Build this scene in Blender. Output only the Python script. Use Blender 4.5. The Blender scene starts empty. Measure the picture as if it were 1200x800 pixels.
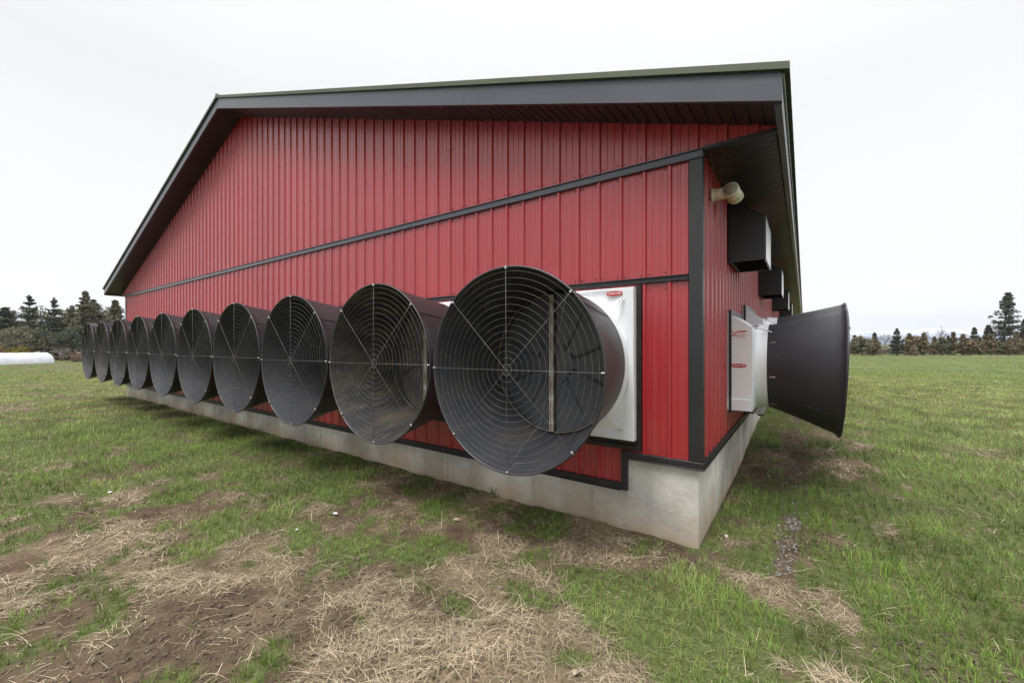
import bpy, math, random
import numpy as np
from mathutils import Vector, Matrix, Euler
R = math.radians
random.seed(7)
rng = np.random.default_rng(11)
sc = bpy.context.scene
COL = sc.collection

# ------------------------------------------------------------------ camera
CAM = (0.746, -3.884, 1.79)
YAW = 35.4
cd = bpy.data.cameras.new("camera")
cam = bpy.data.objects.new("camera", cd)
COL.objects.link(cam)
cam.location = CAM
cam.rotation_euler = (R(90), 0, R(YAW))
cd.sensor_width = 36
cd.lens = 14.46
cd.shift_y = 0.0025
cd.clip_start = 0.05
cd.clip_end = 30000
sc.camera = cam

# ------------------------------------------------------------------ sky and sun (overcast)
SUN_EL, SUN_AZ = 60, 185          # high sun behind thick cloud, off the gable side
w = bpy.data.worlds.new("World")
sc.world = w
w.use_nodes = True
nt = w.node_tree
for n in list(nt.nodes):
    nt.nodes.remove(n)
out = nt.nodes.new("ShaderNodeOutputWorld")
bg = nt.nodes.new("ShaderNodeBackground")
sky = nt.nodes.new("ShaderNodeTexSky")
sky.sky_type = 'NISHITA'
sky.sun_disc = False
sky.sun_elevation = R(SUN_EL)
sky.sun_rotation = R(SUN_AZ)
sky.air_density = 1.0
sky.dust_density = 4.0
hs = nt.nodes.new("ShaderNodeHueSaturation")
hs.inputs['Saturation'].default_value = 0.25
nt.links.new(sky.outputs[0], hs.inputs['Color'])
# cloud deck: an overcast sky is brighter overhead than at the horizon
tc = nt.nodes.new("ShaderNodeTexCoord")
sx = nt.nodes.new("ShaderNodeSeparateXYZ")
nt.links.new(tc.outputs['Generated'], sx.inputs[0])
cr = nt.nodes.new("ShaderNodeValToRGB")
cr.color_ramp.elements[0].position = 0.0
cr.color_ramp.elements[0].color = (8.7, 8.6, 8.45, 1)
cr.color_ramp.elements[1].position = 0.97
cr.color_ramp.elements[1].color = (25.0, 25.0, 25.4, 1)
e = cr.color_ramp.elements.new(0.45)
e.color = (6.0, 6.0, 6.03, 1)
e = cr.color_ramp.elements.new(0.14)
e.color = (6.75, 6.73, 6.68, 1)
e = cr.color_ramp.elements.new(0.68)
e.color = (7.0, 7.0, 7.1, 1)
nt.links.new(sx.outputs['Z'], cr.inputs[0])
nz = nt.nodes.new("ShaderNodeTexNoise")
nz.inputs['Scale'].default_value = 1.3
nz.inputs['Detail'].default_value = 3
nt.links.new(tc.outputs['Generated'], nz.inputs['Vector'])
mr = nt.nodes.new("ShaderNodeMapRange")
mr.inputs[1].default_value = 0.3
mr.inputs[2].default_value = 0.7
mr.inputs[3].default_value = 0.97
mr.inputs[4].default_value = 1.03
nt.links.new(nz.outputs[0], mr.inputs[0])
mul = nt.nodes.new("ShaderNodeVectorMath")
mul.operation = 'SCALE'
nt.links.new(cr.outputs[0], mul.inputs[0])
nt.links.new(mr.outputs[0], mul.inputs['Scale'])
mx = nt.nodes.new("ShaderNodeMix")
mx.data_type = 'RGBA'
mx.inputs[0].default_value = 0.93
nt.links.new(hs.outputs[0], mx.inputs[6])
nt.links.new(mul.outputs[0], mx.inputs[7])
nt.links.new(mx.outputs[2], bg.inputs['Color'])
bg.inputs['Strength'].default_value = 0.1
nt.links.new(bg.outputs[0], out.inputs[0])

sd = bpy.data.lights.new("sun", 'SUN')
sd.energy = 1.4
sd.angle = R(25)
sd.color = (1.0, 0.97, 0.92)
sun = bpy.data.objects.new("sun", sd)
COL.objects.link(sun)
_az = R(SUN_AZ)
sdir = Vector((math.sin(_az) * math.cos(R(SUN_EL)), math.cos(_az) * math.cos(R(SUN_EL)), math.sin(R(SUN_EL))))
sun.rotation_euler = sdir.to_track_quat('Z', 'Y').to_euler()

sc.view_settings.view_transform = 'Standard'
sc.view_settings.look = 'None'
sc.view_settings.gamma = 1
sc.view_settings.use_curve_mapping = False
sc.view_settings.exposure = 0.68
sc.render.engine = 'CYCLES'
try:
    sc.cycles.use_denoising = True
    sc.cycles.max_bounces = 6
    sc.cycles.volume_bounces = 0
except Exception:
    pass

# ------------------------------------------------------------------ helpers
def noise2(x, y, seed=0):
    """smooth value noise, numpy"""
    xi = np.floor(x).astype(np.int64); yi = np.floor(y).astype(np.int64)
    xf = x - xi; yf = y - yi
    u = xf * xf * (3 - 2 * xf); v = yf * yf * (3 - 2 * yf)
    def h(a, b):
        n = (a * 374761393 + b * 668265263 + seed * 1442695041) & 0xFFFFFFFF
        n = ((n ^ (n >> 13)) * 1274126177) & 0xFFFFFFFF
        n = n ^ (n >> 16)
        return (n & 0xFFFF) / 65535.0
    return (h(xi, yi) * (1 - u) + h(xi + 1, yi) * u) * (1 - v) + (h(xi, yi + 1) * (1 - u) + h(xi + 1, yi + 1) * u) * v

def fbm(x, y, seed=0, octs=4, lac=2.03, gain=0.5):
    s = 0; a = 1; t = 0
    for i in range(octs):
        s = s + a * noise2(x * lac ** i + 17.3 * i, y * lac ** i - 9.1 * i, seed + i)
        t += a; a *= gain
    return s / t

def sstep(a, b, x):
    t = np.clip((x - a) / (b - a), 0, 1)
    return t * t * (3 - 2 * t)

def tag(o, label=None, cat=None, group=None, kind=None):
    if label: o['label'] = label
    if cat: o['category'] = cat
    if group: o['group'] = group
    if kind: o['kind'] = kind
    return o

def empty(name, loc=(0, 0, 0), rz=0):
    o = bpy.data.objects.new(name, None)
    o.empty_display_size = 0.2
    o.location = loc
    o.rotation_euler = (0, 0, rz)
    COL.objects.link(o)
    return o

class MB:
    def __init__(s):
        s.v = []; s.f = []; s.sm = []
    def quad_add(s, vs, fs, smooth=False):
        b = len(s.v)
        s.v += [tuple(p) for p in vs]
        s.f += [tuple(b + i for i in f) for f in fs]
        s.sm += [smooth] * len(fs)
    def box(s, x0, x1, y0, y1, z0, z1, M=None):
        vs = [Vector((x, y, z)) for z in (z0, z1) for y in (y0, y1) for x in (x0, x1)]
        if M is not None: vs = [M @ p for p in vs]
        s.quad_add(vs, [(0, 2, 3, 1), (4, 5, 7, 6), (0, 1, 5, 4), (2, 6, 7, 3), (0, 4, 6, 2), (1, 3, 7, 5)])
    def bbox(s, x0, x1, y0, y1, z0, z1, b=0.004, M=None):
        """chamfered box"""
        vs = []
        for sx_ in (0, 1):
            for sy_ in (0, 1):
                for sz_ in (0, 1):
                    X = (x0, x1)[sx_]; Y = (y0, y1)[sy_]; Z = (z0, z1)[sz_]
                    dx = b if sx_ == 0 else -b; dy = b if sy_ == 0 else -b; dz = b if sz_ == 0 else -b
                    vs += [Vector((X, Y + dy, Z + dz)), Vector((X + dx, Y, Z + dz)), Vector((X + dx, Y + dy, Z))]
        if M is not None: vs = [M @ p for p in vs]
        def I(a, b_, c, k): return (a * 4 + b_ * 2 + c) * 3 + k
        fs = []
        for a in (0, 1):
            f = [I(a, 0, 0, 0), I(a, 1, 0, 0), I(a, 1, 1, 0), I(a, 0, 1, 0)]; fs.append(f if a else f[::-1])
            f = [I(0, a, 0, 1), I(1, a, 0, 1), I(1, a, 1, 1), I(0, a, 1, 1)]; fs.append(f[::-1] if a else f)
            f = [I(0, 0, a, 2), I(1, 0, a, 2), I(1, 1, a, 2), I(0, 1, a, 2)]; fs.append(f if a else f[::-1])
        for a in (0, 1):
            for c in (0, 1):
                f = [I(a, c, 0, 0), I(a, c, 1, 0), I(a, c, 1, 1), I(a, c, 0, 1)]; fs.append(f if a == c else f[::-1])
                f = [I(a, 0, c, 0), I(a, 1, c, 0), I(a, 1, c, 2), I(a, 0, c, 2)]; fs.append(f[::-1] if a == c else f)
                f = [I(0, a, c, 1), I(1, a, c, 1), I(1, a, c, 2), I(0, a, c, 2)]; fs.append(f if a == c else f[::-1])
        for a in (0, 1):
            for b_ in (0, 1):
                for c in (0, 1):
                    f = [I(a, b_, c, 0), I(a, b_, c, 1), I(a, b_, c, 2)]
                    fs.append(f if (a + b_ + c) % 2 else f[::-1])
        s.quad_add(vs, fs)
    def loft(s, rings, closed=True, cap0=False, cap1=False, smooth=True):
        n = len(rings[0]); vs = [p for r in rings for p in r]; fs = []
        for i in range(len(rings) - 1):
            for j in range(n if closed else n - 1):
                k = (j + 1) % n
                fs.append((i * n + j, i * n + k, (i + 1) * n + k, (i + 1) * n + j))
        if cap0: fs.append(tuple(range(n))[::-1])
        if cap1: fs.append(tuple((len(rings) - 1) * n + j for j in range(n)))
        s.quad_add(vs, fs, smooth)
    def tube(s, pts, r, seg=6, cap=True):
        pts = [Vector(p) for p in pts]
        rs = r if isinstance(r, (list, tuple)) else [r] * len(pts)
        rings = []
        for i, p in enumerate(pts):
            d = (pts[min(i + 1, len(pts) - 1)] - pts[max(i - 1, 0)]).normalized()
            a = d.cross(Vector((0, 0, 1)))
            if a.length < 0.05: a = d.cross(Vector((0, 1, 0)))
            a.normalize(); b = d.cross(a)
            rings.append([p + (a * math.cos(2 * math.pi * k / seg) + b * math.sin(2 * math.pi * k / seg)) * rs[i] for k in range(seg)])
        s.loft(rings, True, cap, cap)
    def torus(s, c, rad, r, axis='y', seg=64, ms=5):
        c = Vector(c); rings = []
        for i in range(seg):
            a = 2 * math.pi * i / seg
            if axis == 'y': u = Vector((math.cos(a), 0, math.sin(a))); n = Vector((0, 1, 0))
            elif axis == 'x': u = Vector((0, math.cos(a), math.sin(a))); n = Vector((1, 0, 0))
            rings.append([c + u * (rad + r * math.cos(2 * math.pi * k / ms)) + n * r * math.sin(2 * math.pi * k / ms) for k in range(ms)])
        rings.append(rings[0])
        s.loft(rings)
    def build(s, name, mat, parent=None, loc=None):
        me = bpy.data.meshes.new(name)
        me.from_pydata(s.v, [], s.f)
        me.polygons.foreach_set('use_smooth', s.sm)
        me.materials.append(mat)
        me.update()
        o = bpy.data.objects.new(name, me)
        COL.objects.link(o)
        if parent: o.parent = parent
        if loc is not None: o.location = loc
        return o

def np_mesh(name, V, F, mat, smooth=False, col=None):
    """V (n,3), F (m,k) arrays"""
    me = bpy.data.meshes.new(name)
    n = len(V); m, k = F.shape
    me.vertices.add(n); me.vertices.foreach_set('co', V.astype(np.float32).ravel())
    me.loops.add(m * k); me.loops.foreach_set('vertex_index', F.astype(np.int32).ravel())
    me.polygons.add(m)
    me.polygons.foreach_set('loop_start', np.arange(0, m * k, k, dtype=np.int32))
    me.polygons.foreach_set('loop_total', np.full(m, k, dtype=np.int32))
    me.polygons.foreach_set('use_smooth', np.full(m, smooth))
    me.update(calc_edges=True)
    if col is not None:
        a = me.color_attributes.new('tint', 'FLOAT_COLOR', 'POINT')
        a.data.foreach_set('color', col.astype(np.float32).ravel())
    me.materials.append(mat)
    o = bpy.data.objects.new(name, me)
    COL.objects.link(o)
    return o

def copy_tree(o, parent=None):
    c = o.copy(); COL.objects.link(c); c.parent = parent
    for ch in list(o.children):
        copy_tree(ch, c)
    return c

# ------------------------------------------------------------------ materials
def mat(name, base, rough=0.5, metal=0.0, spec=0.5, coat=0.0):
    m = bpy.data.materials.new(name); m.use_nodes = True
    b = m.node_tree.nodes['Principled BSDF']
    b.inputs['Base Color'].default_value = (*base, 1)
    b.inputs['Roughness'].default_value = rough
    b.inputs['Metallic'].default_value = metal
    b.inputs['Specular IOR Level'].default_value = spec
    b.inputs['Coat Weight'].default_value = coat
    b.inputs['Coat Roughness'].default_value = 0.3
    return m

def N(m, t, **kw):
    n = m.node_tree.nodes.new(t)
    for k, v in kw.items():
        if k in ('data_type', 'operation', 'blend_type', 'noise_dimensions', 'feature', 'wave_type', 'bands_direction', 'attribute_name'):
            setattr(n, k, v)
        else:
            n.inputs[k.replace('_', ' ')].default_value = v
    return n
def L(m, a, b): m.node_tree.links.new(a, b)

def noise_node(m, scale, detail=4, stretch=None, coord='Object'):
    tcn = N(m, "ShaderNodeTexCoord")
    mp = N(m, "ShaderNodeMapping")
    if stretch: mp.inputs['Scale'].default_value = stretch
    L(m, tcn.outputs[coord], mp.inputs[0])
    n = N(m, "ShaderNodeTexNoise"); n.inputs['Scale'].default_value = scale; n.inputs['Detail'].default_value = detail
    L(m, mp.outputs[0], n.inputs['Vector'])
    return n

def ramp(m, src, p0, p1, c0, c1):
    r = N(m, "ShaderNodeValToRGB")
    r.color_ramp.elements[0].position = p0; r.color_ramp.elements[0].color = (*c0, 1)
    r.color_ramp.elements[1].position = p1; r.color_ramp.elements[1].color = (*c1, 1)
    L(m, src, r.inputs[0]); return r

def mixc(m, fac, a, b, blend='MIX'):
    n = N(m, "ShaderNodeMix", data_type='RGBA'); n.blend_type = blend
    if hasattr(fac, 'links'): L(m, fac, n.inputs[0])
    else: n.inputs[0].default_value = fac
    for i, c in ((6, a), (7, b)):
        if hasattr(c, 'links'): L(m, c, n.inputs[i])
        else: n.inputs[i].default_value = (*c, 1)
    return n.outputs[2]

def bump(m, src, strength=0.3, dist=0.01):
    b = N(m, "ShaderNodeBump"); b.inputs['Strength'].default_value = strength; b.inputs['Distance'].default_value = dist
    L(m, src, b.inputs['Height'])
    L(m, b.outputs[0], m.node_tree.nodes['Principled BSDF'].inputs['Normal'])

def bsdf(m): return m.node_tree.nodes['Principled BSDF']

def var_mat(name, c0, c1, scale, rough=(0.4, 0.5), p=(0.35, 0.65), stretch=None, bmp=0, bd=0.005, **kw):
    m = mat(name, c0, rough[0], **kw)
    n = noise_node(m, scale, 5, stretch)
    r = ramp(m, n.outputs[0], p[0], p[1], c0, c1)
    L(m, r.outputs[0], bsdf(m).inputs['Base Color'])
    mrn = N(m, "ShaderNodeMapRange"); mrn.inputs[3].default_value = rough[0]; mrn.inputs[4].default_value = rough[1]
    L(m, n.outputs[0], mrn.inputs[0]); L(m, mrn.outputs[0], bsdf(m).inputs['Roughness'])
    if bmp:
        n2 = noise_node(m, scale * 8, 4)
        bump(m, n2.outputs[0], bmp, bd)
    return m

# red painted steel, with slight dust and oil canning
def red_steel():
    m = mat('red_painted_steel', (0.36, 0.018, 0.024), 0.3, spec=0.7, coat=0.6)
    n = noise_node(m, 0.8, 5, (1, 1, 0.35))
    r = ramp(m, n.outputs[0], 0.3, 0.72, (0.33, 0.012, 0.020), (0.39, 0.020, 0.030))
    n2 = noise_node(m, 14, 6, (1, 1, 0.12))
    r2 = ramp(m, n2.outputs[0], 0.5, 0.85, (0, 0, 0), (0.16, 0.16, 0.16))
    c = mixc(m, r2.outputs[0], r.outputs[0], (0.36, 0.16, 0.15))
    L(m, c, bsdf(m).inputs['Base Color'])
    mrn = N(m, "ShaderNodeMapRange"); mrn.inputs[3].default_value = 0.27; mrn.inputs[4].default_value = 0.45
    L(m, n2.outputs[0], mrn.inputs[0]); L(m, mrn.outputs[0], bsdf(m).inputs['Roughness'])
    n3 = noise_node(m, 2.2, 2, (1, 1, 0.5))
    bump(m, n3.outputs[0], 0.5, 0.010)
    return m
RED = red_steel()
CHAR = var_mat('charcoal_trim_metal', (0.036, 0.039, 0.056), (0.048, 0.052, 0.072), 2.0, (0.34, 0.48), coat=0.5, bmp=0.08)
BLACKT = var_mat('black_trim_metal', (0.011, 0.011, 0.013), (0.02, 0.02, 0.022), 3.0, (0.35, 0.5), bmp=0.08)
CORNER = var_mat('black_corner_metal', (0.012, 0.012, 0.015), (0.018, 0.018, 0.022), 2.0, (0.34, 0.48), coat=0.2)
SOFF = var_mat('soffit_metal', (0.010, 0.010, 0.014), (0.015, 0.015, 0.020), 1.5, (0.36, 0.5), coat=0.2)
GREEN = var_mat('green_roof_metal', (0.05, 0.062, 0.035), (0.075, 0.09, 0.05), 1.4, (0.42, 0.55))
WHITE = var_mat('white_moulded_plastic', (0.82, 0.83, 0.86), (0.75, 0.77, 0.80), 2.5, (0.3, 0.42), bmp=0.05)
def galv():
    m = var_mat('galvanised_wire', (0.19, 0.19, 0.19), (0.09, 0.086, 0.078), 9, (0.5, 0.65), metal=0.3)
    return m
GALV = galv()
BOLT = mat('zinc_bolt', (0.45, 0.45, 0.44), 0.35, 0.5)
STRUT = var_mat('dusty_galvanised_strut', (0.62, 0.60, 0.56), (0.34, 0.29, 0.22), 7, (0.45, 0.65), metal=0.0)
def cone_mat(name, dust, amount, inside):
    m = mat(name, (0.022, 0.022, 0.026), 0.42, coat=0.12 if inside else 0.2)
    n = noise_node(m, 4.5, 8, (1, 0.4, 1))
    oi = N(m, "ShaderNodeObjectInfo")
    r = ramp(m, n.outputs[0], 0.40, 0.75, (0.05 * amount,) * 3, (min(.8, .6 * amount),) * 3)
    lo, hi = ((0.022, 0.024, 0.031), (0.036, 0.039, 0.049)) if inside else ((0.013, 0.015, 0.020), (0.020, 0.022, 0.029))  # inside base lifted and blued to imitate reflected sky and ground
    base = mixc(m, oi.outputs['Random'], lo, hi)
    c = mixc(m, r.outputs[0], base, dust)
    # drips and scuffs running along the barrel
    n2 = noise_node(m, 26, 6, (1, 0.10, 0.5))
    r2 = ramp(m, n2.outputs[0], 0.56, 0.80, (0, 0, 0), (min(.75, 0.5 * amount + 0.06),) * 3)
    c = mixc(m, r2.outputs[0], c, tuple(q * 1.35 for q in dust))
    L(m, c, bsdf(m).inputs['Base Color'])
    mrn = N(m, "ShaderNodeMapRange"); mrn.inputs[3].default_value = 0.42 if not inside else .46; mrn.inputs[4].default_value = 0.62 if not inside else .8
    L(m, n.outputs[0], mrn.inputs[0]); L(m, mrn.outputs[0], bsdf(m).inputs['Roughness'])
    n3 = noise_node(m, 1.7, 3)
    bump(m, n3.outputs[0], 0.5, 0.02)
    return m
CONE = cone_mat('black_cone_plastic', (0.10, 0.088, 0.07), 0.22, False)
CONE_DUSTY = cone_mat('dusty_cone_plastic', (0.10, 0.085, 0.062), 0.55, True)
DOOR = var_mat('dark_damper_plastic', (0.040, 0.044, 0.054), (0.065, 0.066, 0.070), 3.2, (0.42, 0.6), bmp=0.1)
VDUSTY = cone_mat('very_dusty_cone_plastic', (0.125, 0.105, 0.070), 1.25, True)
MDUSTY = cone_mat('lightly_dusty_cone_plastic', (0.12, 0.10, 0.075), 0.35, True)
DUST = {1: VDUSTY, 2: MDUSTY, 4: MDUSTY, 5: MDUSTY, 8: VDUSTY}
DOOR_DUSTY = var_mat('dusty_damper_plastic', (0.09, 0.08, 0.065), (0.04, 0.038, 0.036), 3.2, (0.5, 0.7), bmp=0.1)
DUSTRING = var_mat('dusty_ring', (0.16, 0.13, 0.09), (0.05, 0.045, 0.04), 6, (0.6, 0.8))
LOGO_RED = mat('logo_red', (0.50, 0.02, 0.03), 0.4)
LOGO_WHITE = mat('logo_white', (0.8, 0.78, 0.78), 0.45)
CREAM = var_mat('cream_pvc', (0.78, 0.74, 0.62), (0.60, 0.55, 0.43), 14, (0.35, 0.5))
SEAM = mat('seam_dark', (0.012, 0.012, 0.014), 0.6)
SCREW = mat('screw_head', (0.16, 0.03, 0.03), 0.4)

def concrete():
    m = mat('cast_concrete', (0.4, 0.39, 0.36), 0.85)
    g = N(m, "ShaderNodeNewGeometry")
    sp = N(m, "ShaderNodeSeparateXYZ"); L(m, g.outputs['Position'], sp.inputs[0])
    n = noise_node(m, 1.6, 7, None, 'Object')
    c = ramp(m, n.outputs[0], 0.36, 0.64, (0.40, 0.385, 0.355), (0.70, 0.68, 0.63)).outputs[0]
    # water streaks running down the pour
    n2 = noise_node(m, 5.5, 5, (1, 1, 0.06))
    c = mixc(m, ramp(m, n2.outputs[0], 0.52, 0.75, (0, 0, 0), (.6,) * 3).outputs[0], c, (0.30, 0.29, 0.27))
    # splashed soil near the ground, ragged upper edge
    n3 = noise_node(m, 2.3, 6)
    mm = N(m, "ShaderNodeMath", operation='MULTIPLY'); L(m, n3.outputs[0], mm.inputs[0]); mm.inputs[1].default_value = 0.75
    ad = N(m, "ShaderNodeMath", operation='SUBTRACT'); L(m, mm.outputs[0], ad.inputs[0]); L(m, sp.outputs['Z'], ad.inputs[1])
    rr = ramp(m, ad.outputs[0], 0.0, 0.38, (0, 0, 0), (.75,) * 3)
    c = mixc(m, rr.outputs[0], c, (0.36, 0.26, 0.16))
    # bug holes
    tcn = N(m, "ShaderNodeTexCoord")
    vo = N(m, "ShaderNodeTexVoronoi"); vo.inputs['Scale'].default_value = 13
    L(m, tcn.outputs['Object'], vo.inputs['Vector'])
    hole = ramp(m, vo.outputs['Distance'], 0.05, 0.075, (1, 1, 1), (0, 0, 0))
    c = mixc(m, hole.outputs[0], c, (0.13, 0.12, 0.11))
    L(m, c, bsdf(m).inputs['Base Color'])
    n4 = noise_node(m, 18, 9)
    bump(m, n4.outputs[0], 0.6, 0.010)
    return m
CONC = concrete()

# ------------------------------------------------------------------ terrain
def P(px, py=None, z=None, h=None):
    """where a sight line from the photographer's spot meets the flat ground, or a point at given depth"""
    f = Vector((-math.sin(R(YAW)), math.cos(R(YAW)), 0)); r = Vector((math.cos(R(YAW)), math.sin(R(YAW)), 0))
    if z is None: z = 1.79 * 482 / (py - 403)
    return Vector(CAM) + f * z + r * ((px - 600) / 482 * z)

def ground_z(x, y):
    x = np.asarray(x, float); y = np.asarray(y, float)
    r = np.hypot(x - 0.7, y + 3.9)
    z = -2.2 * sstep(14, 95, r)
    z = z + 0.27 * sstep(1.8, 6.5, y) * sstep(4.0, 0.8, np.abs(x)) * (x > -1.5)
    far = sstep(4, 30, r)
    z = z + (fbm(x * 0.35, y * 0.35, 3, 3) - 0.5) * 0.12 * (0.4 + far)
    # lumps at clod scale
    z = z + (fbm(x * 2.2, y * 2.2, 5, 4) - 0.5) * 0.075
    z = z + (fbm(x * 11, y * 11, 9, 3) - 0.5) * 0.034
    z = z + (fbm(x * 0.05, y * 0.05, 13, 3) - 0.5) * 0.7 * sstep(25, 120, r)
    return z

# hand placed patches: green, straw, bare soil   (photo column, row, radius in m, strength)
GRB = [(230,530,1.6,.7),(300,545,1.2,.6),(90,500,3,.5),(200,500,1.6,.7),(400,565,.6,.9),(370,556,.6,.9),(225,645,.28,1.1),(205,612,.25,.8),
       (280,598,.35,.9),(120,688,.3,.7),(95,742,.28,.8),(10,690,.3,.8),(8,780,.25,.9),(200,795,.25,.6),(345,748,.18,.8),(368,690,.16,.7),
       (480,650,.38,1.0),(540,650,.22,.7),(400,642,.22,.6),(300,650,.2,.6),(300,610,.3,.6),(740,745,.55,1.2),(700,700,.35,.9),(800,700,.5,.9),(860,720,.5,.8),(660,690,.22,.6),
       (880,590,.5,1.1),(945,600,.35,1.2),(900,640,.3,.7),(840,600,.3,1.1),(960,575,.4,.9),(880,490,1.0,1.1),(1060,620,.8,.7),(1120,560,1.2,.8),(1180,640,.8,.9),(1150,720,.5,.8),
       (1060,730,.35,.8),(1000,690,.3,.7),(1180,780,.4,.6),(1000,760,.3,.6),(860,790,.25,.8),(660,610,.3,.8),(620,600,.25,.6),(600,625,.25,.3),(690,612,.12,.6),
       (90,610,.5,.4),(0,600,.8,.6),(0,540,1.5,.7),(520,600,.35,.6),(320,520,1.2,.6),(880,660,.25,.6),(770,790,.3,.7)]
STB = [(140,650,.5,.8),(170,665,.4,.9),(240,690,.4,.6),(430,665,.5,.8),(300,665,.35,.7),(560,735,.55,.9),(640,760,.5,1.05),(590,690,.5,1.0),(620,640,.35,.9),(700,655,.4,1.0),(460,760,.4,.9),
       (380,720,.3,.7),(520,790,.4,1.0),(40,640,.5,.5),(100,580,.8,.6),(60,545,1.0,.5),(200,570,.5,.6),(460,600,.3,.8),(500,585,.4,.6),(140,530,1.0,.3),
       (920,690,.28,1.5),(960,700,.25,1.0),(1000,610,.3,1.2),(970,548,.6,1.1),(1010,535,.5,1.1),(900,545,.5,.8),(960,520,.8,.9),(800,700,.12,.9),(985,745,.22,.9),(1180,600,.5,.3),
       (930,790,.3,.7),(1000,790,.3,.8),(770,770,.1,.9),(1060,680,.3,.4),(1120,690,.4,.3),(700,625,.3,.7),(640,625,.2,.5),(770,655,.2,.8),(560,600,.3,.5),(700,790,.2,.6),(860,625,.2,.5),(1080,520,1.2,.3)]
SOB = [(100,790,.4,1.2),(200,750,.4,1.1),(60,700,.4,.7),(420,740,.3,.7),(340,710,.3,.8),(300,560,.4,.7),(150,553,.5,.8),(140,600,.5,.6),(260,735,.35,.8),(450,690,.3,.9),(420,660,.2,.5),(560,780,.3,.7),
       (190,640,.25,.6),(930,500,.5,1.2),(940,540,.35,.8),(890,565,.4,.8),(1030,545,.5,.7),(1140,770,.25,.8),(1100,790,.2,.5),(560,560,.35,.5),(450,545,.3,.5),(730,655,.3,.7),(780,640,.2,.7),(400,790,.3,.8),(500,720,.25,.5),(960,640,.15,.6),(925,640,.15,.9),(480,770,.2,.5),(620,710,.2,.7)]
def blobs(x, y, B):
    s = np.zeros_like(x)
    for (px, py, r, k) in B:
        c = P(px, py); rr = r * 1.05
        d2 = ((x - c.x) ** 2 + (y - c.y) ** 2) / (rr * rr)
        s = s + k * np.exp(-d2 * 1.2)
    return s
def cover(x, y):
    """green, straw, soil weights in 0..1"""
    x = np.asarray(x, float); y = np.asarray(y, float)
    wx = x + (fbm(x * 2.2, y * 2.2, 31, 4) - .5) * 0.9; wy = y + (fbm(x * 2.2, y * 2.2, 37, 4) - .5) * 0.9
    d = np.hypot(x - CAM[0], y - CAM[1])
    g = blobs(wx, wy, GRB) * .95; side = 1 + .5 * sstep(-.1, .4, x); s = blobs(wx, wy, STB) * .68 * side; b = blobs(wx, wy, SOB) * .62 * side
    leftside = sstep(0.6, -0.6, x)                       # trampled yard on the gable side
    g = g + 0.42 + 0.45 * sstep(6, 11, d) + 0.50 * (1 - leftside) + (fbm(x * 1.9, y * 1.9, 41, 5) - .5) * 2.6 + (fbm(x * 5, y * 5, 47, 4) - .5) * 3.4
    s = s + 0.30 + (fbm(x * 1.6, y * 1.6, 53, 4) - .5) * 1.9 * (0.5 + 0.5 * leftside) + (fbm(x * 4.3, y * 4.3, 59, 4) - .5) * 3.0 - 0.12 * (1 - leftside) - .1 * sstep(5, 12, d)
    b = b + 0.32 + (fbm(x * 1.4, y * 1.4, 67, 4) - .5) * 1.8 * (0.5 + 0.5 * leftside) + (fbm(x * 4.0, y * 4.0, 71, 4) - .5) * 3.2 - 0.22 * (1 - leftside) - .25 * sstep(6, 14, d)
    for (pa, pb, w_, k) in (((931, 606), (916, 676), .085, 2.6), ((937, 474), (931, 560), .17, 1.5)):
        A = P(*pa); B = P(*pb); ex, ey = B.x - A.x, B.y - A.y; t = np.clip(((x - A.x) * ex + (y - A.y) * ey) / (ex * ex + ey * ey), 0, 1)
        b = b + k * np.exp(-((x - A.x - t * ex) ** 2 + (y - A.y - t * ey) ** 2) / (w_ * w_))
    m = np.stack([g, s, b], -1) * 3.4
    m = np.exp(m - m.max(-1, keepdims=True))
    return m / m.sum(-1, keepdims=True)

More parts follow.
